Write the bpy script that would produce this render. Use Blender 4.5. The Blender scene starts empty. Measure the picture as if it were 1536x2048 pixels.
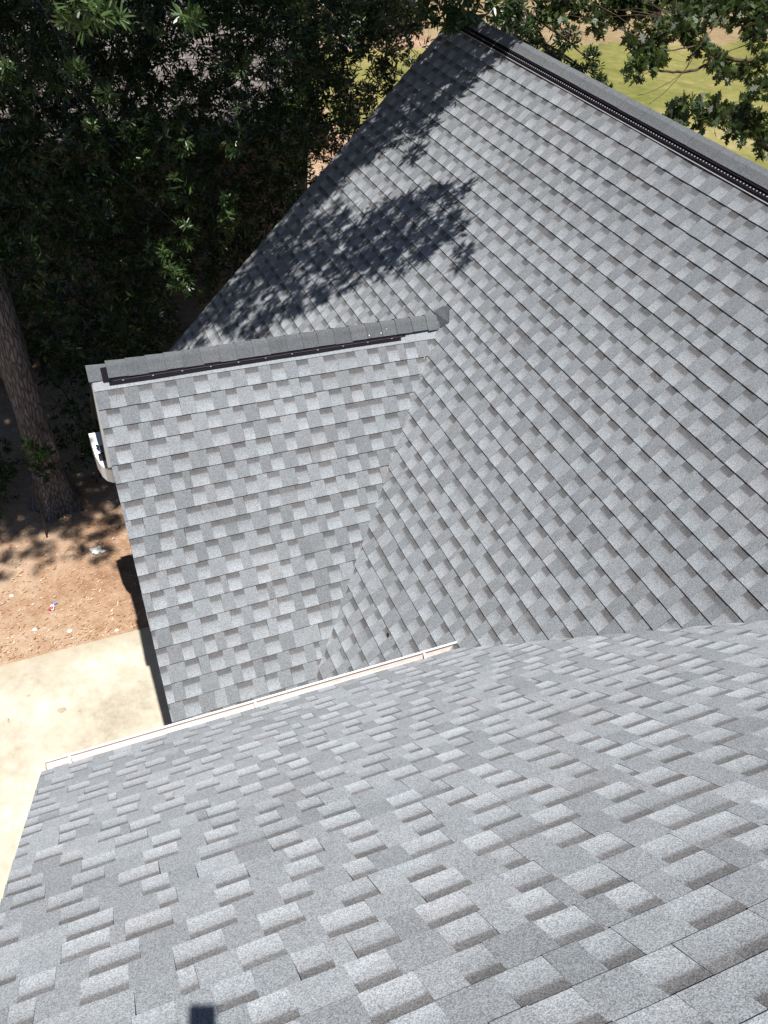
import bpy, math, random
import numpy as np
from mathutils import Vector, Matrix
sc = bpy.context.scene
C = sc.collection
R = math.radians
# ------------------------------------------------------------------ camera
cam = bpy.data.cameras.new('camera')
cam.lens = 27.56
cam.sensor_width = 36
cam.clip_start = 0.05
cam.clip_end = 400
co = bpy.data.objects.new('camera', cam)
C.objects.link(co)
rt = Vector((.91437413, -.39598708, .08434568))
dn = Vector((-.21614861, -.65360216, -.72531648))
fw = Vector((.34234447, .64497942, -.68322896))
co.matrix_world = Matrix(((rt.x, -dn.x, -fw.x, 0), (rt.y, -dn.y, -fw.y, 0), (rt.z, -dn.z, -fw.z, 0), (0, 0, 0, 1)))
sc.camera = co
# ------------------------------------------------------------------ light
SD = Vector((.004, .262, -.965)).normalized()        # direction the sunlight travels
sun = bpy.data.lights.new('sun', 'SUN')
sun.energy = 5.0
sun.angle = R(.53)
sun.color = (1, .975, .935)
so = bpy.data.objects.new('sun', sun)
C.objects.link(so)
so.rotation_euler = SD.to_track_quat('-Z', 'Y').to_euler()
w = bpy.data.worlds.new('World')
sc.world = w
w.use_nodes = True
nt = w.node_tree
sky = nt.nodes.new('ShaderNodeTexSky')
sky.sky_type = 'NISHITA'
sky.sun_disc = False
sky.sun_elevation = R(74.8)
sky.sun_rotation = R(180)
sky.ozone_density = 3.5
sky.dust_density = .3
bg = nt.nodes['Background']
bg.inputs[1].default_value = .05
nt.links.new(sky.outputs[0], bg.inputs[0])
sc.view_settings.view_transform = 'Standard'
sc.view_settings.look = 'None'
sc.view_settings.exposure = .54
sc.view_settings.gamma = 1
# ------------------------------------------------------------------ materials
class NT:
    def __init__(s, name):
        s.m = bpy.data.materials.new(name)
        s.m.use_nodes = True
        s.t = s.m.node_tree
        s.t.nodes.clear()
        s.out = s.t.nodes.new('ShaderNodeOutputMaterial')
    def n(s, typ, **kw):
        nd = s.t.nodes.new(typ)
        for k, v in kw.items():
            setattr(nd, k, v)
        return nd
    def l(s, a, b):
        s.t.links.new(a, b)
    def put(s, sock, v):
        if hasattr(v, 'is_output'):
            s.l(v, sock)
        else:
            sock.default_value = v
    def math(s, op, a, b=0.0, c=0.0, clamp=False):
        nd = s.n('ShaderNodeMath', operation=op, use_clamp=clamp)
        s.put(nd.inputs[0], a); s.put(nd.inputs[1], b); s.put(nd.inputs[2], c)
        return nd.outputs[0]
    def noise(s, vec, scale, detail=2, rough=.5):
        nd = s.n('ShaderNodeTexNoise')
        s.l(vec, nd.inputs['Vector'])
        nd.inputs['Scale'].default_value = scale
        nd.inputs['Detail'].default_value = detail
        nd.inputs['Roughness'].default_value = rough
        return nd.outputs[0]
    def vor(s, vec, scale, out='Color', feature='F1'):
        nd = s.n('ShaderNodeTexVoronoi', feature=feature)
        s.l(vec, nd.inputs['Vector'])
        nd.inputs['Scale'].default_value = scale
        return nd.outputs[out]
    def obj(s):
        return s.n('ShaderNodeTexCoord').outputs['Object']
    def mapped(s, vec, scale):
        nd = s.n('ShaderNodeMapping')
        s.l(vec, nd.inputs['Vector'])
        nd.inputs['Scale'].default_value = scale
        return nd.outputs[0]
    def ramp(s, fac, stops):
        nd = s.n('ShaderNodeValToRGB')
        e = nd.color_ramp.elements
        while len(e) < len(stops):
            e.new(.5)
        for i, (p, c) in enumerate(stops):
            e[i].position = p
            e[i].color = (*c, 1)
        s.put(nd.inputs[0], fac)
        return nd.outputs[0]
    def mix(s, fac, a, b, mode='MIX'):
        nd = s.n('ShaderNodeMix', data_type='RGBA', blend_type=mode)
        s.put(nd.inputs[0], fac)
        for i, v in ((6, a), (7, b)):
            if isinstance(v, tuple) and len(v) == 3:
                v = (*v, 1)
            s.put(nd.inputs[i], v)
        return nd.outputs[2]
    def attr(s, name):
        return s.n('ShaderNodeAttribute', attribute_name=name).outputs['Fac']
    def bump(s, h, strength, dist):
        nd = s.n('ShaderNodeBump')
        s.l(h, nd.inputs['Height'])
        nd.inputs['Strength'].default_value = strength
        nd.inputs['Distance'].default_value = dist
        return nd.outputs[0]
    def diffuse(s, col, rough=1.0, normal=None):
        d = s.n('ShaderNodeBsdfDiffuse')
        s.put(d.inputs[0], (*col, 1) if isinstance(col, tuple) and len(col) == 3 else col)
        d.inputs[1].default_value = rough
        if normal is not None:
            s.l(normal, d.inputs['Normal'])
        s.l(d.outputs[0], s.out.inputs[0])
        return s.m
    def prin(s, col, rough=.5, normal=None, spec=.5, metal=0):
        d = s.n('ShaderNodeBsdfPrincipled')
        s.put(d.inputs['Base Color'], (*col, 1) if isinstance(col, tuple) and len(col) == 3 else col)
        s.put(d.inputs['Roughness'], rough)
        d.inputs['Specular IOR Level'].default_value = spec
        d.inputs['Metallic'].default_value = metal
        if normal is not None:
            s.l(normal, d.inputs['Normal'])
        s.l(d.outputs[0], s.out.inputs[0])
        s.p = d
        return s.m

def shingle_mat(name, tint_a, tint_b, gain=1.0):
    k = NT(name)
    o = k.obj()
    tone, band, vf = k.attr('tone'), k.attr('band'), k.attr('vf')
    g1 = k.n('ShaderNodeSeparateColor'); k.l(k.vor(o, 360), g1.inputs[0])
    g2 = k.noise(o, 190, 3, .7)
    g3 = k.noise(o, 22, 2)
    g4 = k.noise(o, 1.3, 3)
    sp = k.math('ADD', k.math('MULTIPLY', k.math('SUBTRACT', g1.outputs[0], .5), .85), k.math('MULTIPLY', k.math('SUBTRACT', g2, .5), .5))
    sp = k.math('ADD', sp, k.math('MULTIPLY', k.math('SUBTRACT', g3, .5), .22))
    sp = k.math('ADD', sp, k.math('MULTIPLY', k.math('SUBTRACT', g4, .5), .2))
    val = k.math('MULTIPLY', tone, k.math('ADD', sp, 1.0))
    # printed shadow band: dark granules along the top of the exposed tab, dithering out downwards
    e = k.math('ADD', vf, k.math('MULTIPLY', k.math('SUBTRACT', g2, .5), .18))
    mr = k.n('ShaderNodeMapRange', interpolation_type='SMOOTHSTEP')
    k.l(e, mr.inputs[0]); mr.inputs[1].default_value = .3; mr.inputs[2].default_value = .95
    mr0 = k.n('ShaderNodeMapRange', interpolation_type='SMOOTHSTEP')
    k.l(e, mr0.inputs[0]); mr0.inputs[1].default_value = .6; mr0.inputs[2].default_value = .7
    b = k.math('MULTIPLY', k.math('ADD', k.math('MULTIPLY', mr.outputs[0], .38), k.math('MULTIPLY', mr0.outputs[0], .62)), band)
    val = k.math('MULTIPLY', val, k.math('SUBTRACT', 1.0, k.math('MULTIPLY', b, .56)))
    # pale weathered granules towards the lower edge of the banded tabs
    mr2 = k.n('ShaderNodeMapRange', interpolation_type='SMOOTHSTEP')
    k.l(e, mr2.inputs[0]); mr2.inputs[1].default_value = .55; mr2.inputs[2].default_value = .1
    val = k.math('MULTIPLY', val, k.math('ADD', 1.0, k.math('MULTIPLY', k.math('MULTIPLY', mr2.outputs[0], band), .14)))
    val = k.math('MULTIPLY', val, gain)
    tint = k.mix(k.noise(o, 3.1, 2), tint_a, tint_b)
    tint = k.mix(k.math('MULTIPLY', b, .6), tint, (1.0, .93, .93))
    comb = k.n('ShaderNodeCombineColor')
    for i in range(3):
        k.l(val, comb.inputs[i])
    col = k.mix(1.0, comb.outputs[0], tint, 'MULTIPLY')
    hb = k.math('ADD', k.math('MULTIPLY', g1.outputs[1], .5), g2)
    return k.diffuse(col, .6, k.bump(hb, .5, .003))

M = {}
M['shingle'] = shingle_mat('grey_shingle', (.888, .98, 1.045), (.972, .976, 1.015))
M['brown_shingle'] = shingle_mat('brown_shingle', (1.12, .93, .86), (1.05, .95, .9), 1.0)
def plain(name, col, rough=.6, spec=.4, var=.12, scale=9, bump=0):
    k = NT(name)
    o = k.obj()
    f = k.noise(o, scale, 4, .6)
    c = k.ramp(f, [(.25, tuple(x * (1 - var) for x in col)), (.75, tuple(min(1, x * (1 + var)) for x in col))])
    n = k.bump(k.noise(o, scale * 8, 3), bump, .01) if bump else None
    M[name] = k.prin(c, rough, n, spec)
    return M[name]
plain('dark_vent', (.01, .008, .012), .8, .1)
plain('vent_grey', (.07, .06, .065), .7, .2)
plain('pale_clip_and_glint', (.42, .4, .4), .5)
plain('white_gutter', (.82, .79, .77), .35, .5, .05)
plain('gutter_inside', (.7, .58, .53), .6, .3, .2, 25)
plain('fascia_paint', (.2, .2, .19), .6, .3, .1, 14)
plain('soffit_white', (.6, .58, .54), .6)
plain('siding_beige', (.45, .41, .36), .7, .3, .1)
plain('black_plastic', (.012, .012, .014), .35)
plain('fixture_white', (.9, .88, .86), .35, .5, .03)
plain('fixture_grey', (.4, .42, .41), .5, .4, .06)
plain('blue_grey', (.12, .16, .22), .5, .4, .1)
plain('deck_dark', (.02, .02, .02), .9, .1)
plain('paper_white', (.78, .8, .76), .8, .2, .08)
plain('stone_white', (.72, .68, .6), .8, .2, .15, 40)
plain('wrapper_red', (.55, .06, .05), .4)
plain('wrapper_blue', (.2, .25, .5), .4)
plain('dry_leaf', (.36, .2, .1), .8, .2, .45, 30)
plain('pale_leaf', (.62, .46, .33), .8, .2, .35, 30)
plain('dry_leaf_dark', (.05, .035, .03), .8, .2, .3, 30)
plain('valley_scrap', (.3, .25, .23), .8, .2, .3, 30)
plain('wood_trim', (.36, .24, .14), .8, .2, .25, 20)
plain('shed_white', (.75, .74, .7), .6)
plain('bin_white', (.8, .79, .77), .4)
# bark
k = NT('bark')
o = k.obj()
st = k.mapped(o, (9, 9, 1.6))
v = k.n('ShaderNodeTexVoronoi', feature='DISTANCE_TO_EDGE'); k.l(st, v.inputs['Vector']); v.inputs['Scale'].default_value = 3.2
f = k.noise(k.mapped(o, (12, 12, 3)), 3, 6, .7)
h = k.math('ADD', k.math('MINIMUM', k.math('MULTIPLY', v.outputs[0], 2.2), .5), f)
c = k.ramp(h, [(.25, (.035, .03, .03)), (.6, (.13, .113, .108)), (.95, (.27, .235, .225))])
M['bark'] = k.prin(c, .9, k.bump(h, .9, .04), .15)
k = NT('twig')
M['twig'] = k.prin(k.ramp(k.noise(k.obj(), 8, 3), [(.3, (.05, .032, .022)), (.7, (.12, .08, .055))]), .8, None, .2)
def leaf_mat(name, c0, c1, rough=.42, trans=.25):
    k = NT(name)
    t = k.attr('tone')
    col = k.ramp(t, [(0, tuple(x * .55 for x in c0)), (.6, tuple(a + (b - a) * .3 for a, b in zip(c0, c1))), (1, c1)])
    k.prin(col, rough, None, .45)
    tr = k.n('ShaderNodeBsdfTranslucent')
    k.l(k.mix(.6, col, (c1[0] * 2.2, c1[1] * 2, c1[2]), 'MIX'), tr.inputs[0])
    mx = k.n('ShaderNodeMixShader')
    mx.inputs[0].default_value = trans
    k.l(k.p.outputs[0], mx.inputs[1]); k.l(tr.outputs[0], mx.inputs[2])
    k.l(mx.outputs[0], k.out.inputs[0])
    M[name] = k.m
leaf_mat('leaf_willow', (.008, .022, .006), (.075, .125, .035), .36, .12)
leaf_mat('leaf_shrub', (.01, .03, .008), (.05, .11, .025), .42, .15)
leaf_mat('leaf_red_oak', (.024, .042, .011), (.085, .125, .033), .5, .18)
# ground (clay and litter), lawn, concrete
k = NT('clay_soil')
o = k.obj()
a, b, d, e = k.noise(o, .7, 4, .6), k.noise(o, 6, 5, .65), k.noise(o, 40, 4, .7), k.vor(o, 62)
sc_ = k.n('ShaderNodeSeparateColor'); k.l(e, sc_.inputs[0])
f = k.math('ADD', k.math('MULTIPLY', a, .55), k.math('MULTIPLY', b, .45))
col = k.ramp(f, [(.34, (.33, .195, .12)), (.46, (.47, .31, .205)), (.56, (.58, .43, .31)), (.68, (.68, .55, .41))])
col = k.mix(k.math('MULTIPLY', k.math('SUBTRACT', d, .3, clamp=True), 1.1, clamp=True), k.mix(.5, col, (.12, .06, .03)), col)
col = k.mix(k.math('MULTIPLY', k.math('GREATER_THAN', sc_.outputs[0], .93), .3), col, (.62, .47, .34))
M['soil'] = k.diffuse(col, 1, k.bump(k.math('ADD', d, b), .7, .03))
k = NT('lawn_grass')
o = k.obj()
f = k.math('ADD', k.math('MULTIPLY', k.noise(o, .22, 4, .65), .6), k.math('MULTIPLY', k.noise(o, 2.2, 5, .7), .4))
col = k.ramp(f, [(.36, (.13, .14, .04)), (.46, (.2, .19, .065)), (.55, (.28, .24, .095)), (.64, (.38, .31, .17))])
col = k.mix(k.math('MULTIPLY', k.noise(o, 14, 4, .7), .35), col, (.1, .13, .02))
M['grass'] = k.diffuse(col, 1, k.bump(k.noise(o, 20, 4, .7), .5, .05))
k = NT('sand')
o = k.obj()
f = k.math('ADD', k.math('MULTIPLY', k.noise(o, .3, 4, .65), .5), k.math('MULTIPLY', k.noise(o, 3, 5, .7), .5))
M['sand'] = k.diffuse(k.ramp(f, [(.35, (.18, .13, .07)), (.5, (.27, .2, .115)), (.65, (.33, .26, .16))]), 1)
k = NT('concrete')
o = k.obj()
f = k.math('ADD', k.math('MULTIPLY', k.noise(o, 1.1, 5, .62), .65), k.math('MULTIPLY', k.noise(o, 9, 5, .7), .35))
col = k.ramp(f, [(.34, (.32, .285, .22)), (.46, (.45, .405, .325)), (.56, (.52, .48, .395)), (.66, (.62, .59, .51))])
sx_ = k.n('ShaderNodeSeparateXYZ'); k.l(o, sx_.inputs[0])
ed = k.n('ShaderNodeMapRange'); k.l(k.math('ADD', sx_.outputs[1], k.math('MULTIPLY', k.math('SUBTRACT', k.noise(o, 2.5, 4, .65), .5), .7)), ed.inputs[0])
ed.inputs[1].default_value = 6.15; ed.inputs[2].default_value = 6.62
col = k.mix(k.math('MULTIPLY', ed.outputs[0], .55), col, (.36, .3, .21))
M['concrete'] = k.diffuse(col, 1, k.bump(k.noise(o, 60, 4, .7), .3, .01))
plain('oil_stain', (.36, .3, .22), .9, .1, .3, 14)
k = NT('brick')
o = k.obj()
bt = k.n('ShaderNodeTexBrick')
k.l(k.n('ShaderNodeTexCoord').outputs['UV'], bt.inputs['Vector'])
bt.inputs['Color1'].default_value = (.23, .11, .085, 1)
bt.inputs['Color2'].default_value = (.32, .19, .15, 1)
bt.inputs['Mortar'].default_value = (.4, .37, .33, 1)
bt.inputs['Scale'].default_value = 1
bt.inputs['Mortar Size'].default_value = .008
bt.inputs['Brick Width'].default_value = .21
bt.inputs['Row Height'].default_value = .075
M['brick'] = k.prin(k.mix(k.math('MULTIPLY', k.noise(o, 5, 4), .5), bt.outputs[0], (.2, .15, .13)), .85, None, .2)

# ------------------------------------------------------------------ object helpers
def base_of(p):
    v = Vector((0, 0, 0))
    while p is not None:
        v += p.location
        p = p.parent
    return v
def link(name, me, parent, loc=(0, 0, 0)):
    ob = bpy.data.objects.new(name, me)
    C.objects.link(ob)
    ob.location = loc
    if parent is not None:
        ob.parent = parent
    return ob
def tag(o, label=None, cat=None, group=None, kind=None):
    for a, b in (('label', label), ('category', cat), ('group', group), ('kind', kind)):
        if b:
            o[a] = b
    return o
def thing(name, loc, label, cat, group=None):
    o = link(name, None, None, loc)
    o.empty_display_size = .2
    return tag(o, label, cat, group)

class MB:
    """collects faces in world coordinates; build() makes one mesh object"""
    def __init__(s):
        s.v = []; s.f = []; s.mi = []; s.at = []; s.mats = []; s.uv = {}
    def mat(s, m):
        if m not in s.mats:
            s.mats.append(m)
        return s.mats.index(m)
    def face(s, pts, m=0, att=None):
        i = len(s.v)
        s.v.extend([tuple(p) for p in pts])
        s.at.extend(att if att else [(.3, 0, .5)] * len(pts))
        s.f.append(tuple(range(i, i + len(pts))))
        s.mi.append(m)
    def box(s, o, ax, lo, hi, m=0):
        o = Vector(o)
        P = []
        for z in (lo[2], hi[2]):
            for y in (lo[1], hi[1]):
                for x in (lo[0], hi[0]):
                    P.append(o + ax[0] * x + ax[1] * y + ax[2] * z)
        i = len(s.v)
        s.v.extend([tuple(p) for p in P]); s.at.extend([(.3, 0, .5)] * 8)
        for q in ((0, 2, 3, 1), (4, 5, 7, 6), (0, 1, 5, 4), (2, 6, 7, 3), (0, 4, 6, 2), (1, 3, 7, 5)):
            s.f.append(tuple(i + a for a in q)); s.mi.append(m)
    def tube(s, pts, rad, n=8, m=0):
        pts = [Vector(p) for p in pts]
        rings = []
        for i, p in enumerate(pts):
            d = (pts[min(i + 1, len(pts) - 1)] - pts[max(i - 1, 0)]).normalized()
            a = d.orthogonal().normalized() if i == 0 else (a - d * a.dot(d)).normalized()
            b = d.cross(a)
            r = rad[i] if isinstance(rad, (list, tuple)) else rad
            i0 = len(s.v)
            for k_ in range(n):
                t = 2 * math.pi * k_ / n
                s.v.append(tuple(p + (a * math.cos(t) + b * math.sin(t)) * r)); s.at.append((.3, 0, .5))
            rings.append(i0)
        for i in range(len(rings) - 1):
            for k_ in range(n):
                j = (k_ + 1) % n
                s.f.append((rings[i] + k_, rings[i] + j, rings[i + 1] + j, rings[i + 1] + k_)); s.mi.append(m)
        for r0 in (rings[0], rings[-1]):
            s.f.append(tuple(r0 + k_ for k_ in range(n))); s.mi.append(m)
    def build(s, name, mats, parent=None, loc=None, smooth=False):
        off = base_of(parent) if loc is None else Vector(loc) + base_of(parent)
        me = bpy.data.meshes.new(name)
        me.from_pydata([(p[0] - off.x, p[1] - off.y, p[2] - off.z) for p in s.v], [], s.f)
        for m in (mats if isinstance(mats, (list, tuple)) else [mats]):
            me.materials.append(m)
        me.polygons.foreach_set('material_index', s.mi)
        A = np.array(s.at, dtype=np.float32)
        for i, nm in enumerate(('tone', 'band', 'vf')):
            a = me.attributes.new(nm, 'FLOAT', 'POINT')
            a.data.foreach_set('value', np.ascontiguousarray(A[:, i]))
        if smooth:
            me.polygons.foreach_set('use_smooth', [True] * len(me.polygons))
        me.update()
        return link(name, me, parent, loc or (0, 0, 0))
X, Y, Z = Vector((1, 0, 0)), Vector((0, 1, 0)), Vector((0, 0, 1))

E = .1429                                              # course exposure of the shingles
def wav(u, v):
    return .0022 * math.sin(2.1 * u + 1.3 * v) + .0016 * math.sin(5.3 * u - 2.2 * v + 1) + .0012 * math.sin(9.1 * u + 4 * v)
def shingles(mb, org, U, V, k0, k1, ulim, seed, tones=((.215, .23, .24, .252, .28), (.285, .297, .31, .322)), slab=.012, ws=1.0, th=1.0):
    """courses k0..k1 on the plane org + u U + v V; ulim(v) -> (u0, u1)"""
    rnd = random.Random(seed)
    N = U.cross(V).normalized()
    if N.z < 0:
        N = -N
    P = lambda u, v, h: org + U * u + V * v + N * (h + wav(u, v))
    for c in range(k0, k1):
        v0 = c * E
        u0, u1 = ulim(v0 + E * .5)
        jo = rnd.uniform(0, .95)
        u = u0 - rnd.uniform(0, .1)
        tooth = rnd.random() < .5
        nextjoint = u0 + jo
        shade = rnd.uniform(.955, 1.045)
        lj = rnd.uniform(-.0015, .0015)
        while u < u1:
            wd = rnd.choice((.1, .115, .12, .13, .14, .155) if not tooth else (.09, .1, .115, .125, .135, .155)) * ws
            ue = u + wd
            joint = False
            if ue > nextjoint - .03 and nextjoint > u + .03:
                ue = nextjoint; joint = True
            a, b = max(u, u0), min(ue, u1)
            if joint and b > a + .01:
                b -= .0013
            if b > a + .004:
                if tooth:
                    tone = rnd.choice(tones[0]) * shade; band = .6 if rnd.random() < .05 else 0.0; T = .0098
                else:
                    tone = rnd.choice(tones[1]) * shade; band = rnd.uniform(.88, 1.08) if rnd.random() < .97 else .1; T = .0075
                T = T * th + rnd.uniform(-.0005, .0007)
                va = v0 + lj + rnd.uniform(-.0012, .0012)
                v1 = v0 + E + .004
                sk = rnd.uniform(-.002, .002)
                fr = [0, .5, 1] if b - a > .06 else [0, 1]
                us = [a + (b - a) * t for t in fr]
                t1, t0 = T, .0004
                tb = (tone, band, 0.0); tt = (tone, band, 1.0)
                for i in range(len(us) - 1):
                    p, q = us[i], us[i + 1]
                    mb.face((P(p, va, t1), P(q, va, t1), P(q + sk, v1, t0), P(p + sk, v1, t0)), 0, (tb, tb, tt, tt))
                    dk = (tone * .35, 0, 0)
                    mb.face((P(p, va, t1), P(q, va, t1), P(q, va + .001, -.002), P(p, va + .001, -.002)), 0, (dk,) * 4)
                if tooth:
                    dk = (tone * .5, 0, 0)
                    for p in (a, b):
                        mb.face((P(p, va, t1), P(p + sk, v1, t0), P(p + sk, v1, -.002), P(p, va, -.002)), 0, (dk,) * 4)
            if joint:
                nextjoint += .985
                shade = rnd.uniform(.95, 1.05)
                lj = rnd.uniform(-.002, .002)
            u = ue
            tooth = not tooth if rnd.random() < .995 else tooth
    # boarded deck under the shingles, one slab
    vs = [k0 * E + (k1 - k0) * E * i / 30 for i in range(31)]
    for i in range(30):
        a0, a1 = ulim(vs[i]); b0, b1 = ulim(vs[i + 1])
        for h in (-.009, -.009 - slab):
            mb.face([org + U * a0 + V * vs[i] + N * h, org + U * a1 + V * vs[i] + N * h, org + U * b1 + V * vs[i + 1] + N * h, org + U * b0 + V * vs[i + 1] + N * h], 1)
        for (p, q) in ((a0, b0), (a1, b1)):
            mb.face([org + U * p + V * vs[i] + N * -.009, org + U * q + V * vs[i + 1] + N * -.009, org + U * q + V * vs[i + 1] + N * (-.009 - slab), org + U * p + V * vs[i] + N * (-.009 - slab)], 1)
    for v in (vs[0], vs[-1]):
        a0, a1 = ulim(v)
        mb.face([org + U * a0 + V * v + N * -.009, org + U * a1 + V * v + N * -.009, org + U * a1 + V * v + N * (-.009 - slab), org + U * a0 + V * v + N * (-.009 - slab)], 1)
    return N

# ------------------------------------------------------------------ ground
GZ = -8.0
def sheet(name, x0, x1, y0, y1, z, m, nx=1, ny=1, edge=0, seed=1):
    mb = MB()
    rnd = random.Random(seed)
    if edge:
        pts = []
        def run(a, b, n):
            d = (b[0] - a[0], b[1] - a[1]); ln = math.hypot(*d); px, py = -d[1] / ln, d[0] / ln
            j = 0
            for i in range(n):
                t = i / n
                j = .6 * j + rnd.uniform(-edge, edge) * .6
                q = j if 0 < i < n - 1 else 0
                pts.append((a[0] + d[0] * t + px * q, a[1] + d[1] * t + py * q, z))
        run((x0, y0), (x1, y0), 60); run((x1, y0), (x1, y1), 60); run((x1, y1), (x0, y1), 200); run((x0, y1), (x0, y0), 60)
        mb.face(pts)
    else:
        mb.face([(x0, y0, z), (x1, y0, z), (x1, y1, z), (x0, y1, z)])
    return tag(mb.build(name, m), kind='structure')
sheet('ground', -150, 260, -150, 260, GZ, M['soil'])
sheet('sand_bank', 18, 120, 31, 75, GZ + .004, M['sand'], edge=.8, seed=3)
sheet('lawn', 9.5, 75, 12, 32.5, GZ + .008, M['grass'], edge=.55, seed=4)
mb = MB()
mb.box((0, 0, GZ), (X, Y, Z), (-9, -6, -.1), (6, 6.53, .035))
drv = tag(mb.build('driveway', M['concrete']), kind='structure')
mb = MB()
rnd = random.Random(8)
for (cx, cy, rr, qq) in ((-.78, 5.68, .055, .035), (-1.33, 5.74, .012, .03), (-1.1, 6.0, .02, .012), (-.6, 5.6, .02, .015)):
    mb.face([(cx + rr * math.cos(t * .5236) * rnd.uniform(.8, 1.15), cy + qq * math.sin(t * .5236) * rnd.uniform(.8, 1.15), GZ + .039) for t in range(12)])
tag(mb.build('driveway_stain', M['oil_stain']), kind='structure')

# ------------------------------------------------------------------ the house we stand on
house = thing('house', (2, 4, GZ), 'house with grey architectural shingle roof of three slopes filling the foreground', 'house')
tA, tB, tC = 1.0344, 1.0513, .9915
def unit(y, z):
    return Vector((0, y, z)).normalized()
# near slope (we look down it to its gutter)
zA = lambda y: -1.6412 - tA * y
vA = unit(-1, tA)
YE = 2.985
mb = MB()
oA = Vector((0, 2.88, zA(2.88)))
UA = Vector((1, -.05, .05 * tA))
nA = shingles(mb, oA, UA, vA, 0, 42, lambda v: (-.625, 4.2 if v < 3.5 else 6.5), 11, ws=.94, th=.78, tones=((.225, .238, .25, .262, .285), (.28, .295, .305, .325)))
near = mb.build('roof_slope', [M['shingle'], M['deck_dark']], house)
near['label'] = 'near grey shingle slope running down to the white gutter'
# wide main slope
cB = 1 / math.sqrt(1 + tB * tB)
vB = Vector((cB, 0, tB * cB))
zB = lambda x: -6.8314 + tB * x
XB0 = 3.1017 - 30 * E * cB
oB = Vector((XB0, 0, zB(XB0)))
mb = MB()
rag = random.Random(4)
nB = shingles(mb, oB, Y, vB, 6, 46, lambda v: (-.2, 8.655 + .012 * math.sin(v * 44)), 23, ws=.8, tones=((.212, .225, .236, .25), (.268, .278, .288, .298)))
XR, ZR = 4.79, zB(4.79)                               # main ridge
shr = XR - .05
mainr = mb.build('roof_slope', [M['shingle'], M['deck_dark']], house)
mainr['label'] = 'wide grey main slope, its far corner dappled with tree shadow'
# its hidden far side
mb = MB()
vB2 = Vector((-cB, 0, tB * cB))
oB2 = Vector((2 * XR - XB0, 0, oB.z))
shingles(mb, oB2, Y, vB2, 10, 46, lambda v: (-.2, 8.655), 24)
mb.build('roof_slope', [M['shingle'], M['deck_dark']], house)
# cross gable
vC = unit(1, tC)
PC = Vector((.222, 5.2736, -3.5706))
oC = PC - vC * (20 * E) - X * .222
YRC = 5.2736 + .19 * vC.y
ZRC = -3.5706 + .19 * vC.z
XRC = (ZRC + 6.8314) / tB
mb = MB()
def climC(v):
    z = (oC + vC * v).z
    return (.222, (z + 6.8314) / tB + .09)
nC = shingles(mb, oC, X, vC, -1, 20, climC, 37, ws=.87)
# narrow closing course under the vent
gab = mb.build('roof_slope', [M['shingle'], M['deck_dark']], house)
gab['label'] = 'small cross gable slope between the two valleys'
mb = MB()
v0 = 20 * E
rnd = random.Random(6)
u = .222
while u < XRC - .06:
    ue = min(u + rnd.uniform(.25, .5), XRC - .03)
    tn = (rnd.uniform(.33, .38), 0, 0)
    pp = lambda uu, vv, h: oC + X * uu + vC * vv + nC * (h + wav(uu, vv))
    mb.face((pp(u, v0, .006), pp(ue, v0, .006), pp(ue, v0 + .19, .003), pp(u, v0 + .19, .003)), 0, (tn,) * 4)
    dk = (.1, 0, 0)
    mb.face((pp(u, v0, .006), pp(ue, v0, .006), pp(ue, v0, -.002), pp(u, v0, -.002)), 0, (dk,) * 4)
    u = ue - .001
mb.build('starter_strip', M['shingle'], house)
mb = MB()
vC2 = unit(-1, tC)
oC2 = Vector((0, 2 * YRC - oC.y, oC.z))
shingles(mb, oC2, X, vC2, 5, 21, climC, 38)
mb.build('roof_slope', [M['shingle'], M['deck_dark']], house)
# far slope of the near roof, behind the camera
mb = MB()
YRA = YE - 42 * E * (1 / math.sqrt(1 + tA * tA))
vA2 = unit(1, tA)
oA2 = Vector((0, 2 * YRA - YE, zA(YE)))
shingles(mb, oA2, X, vA2, 20, 42, lambda v: (-.625, 7.5), 12)
mb.build('roof_slope', [M['shingle'], M['deck_dark']], house)

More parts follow.
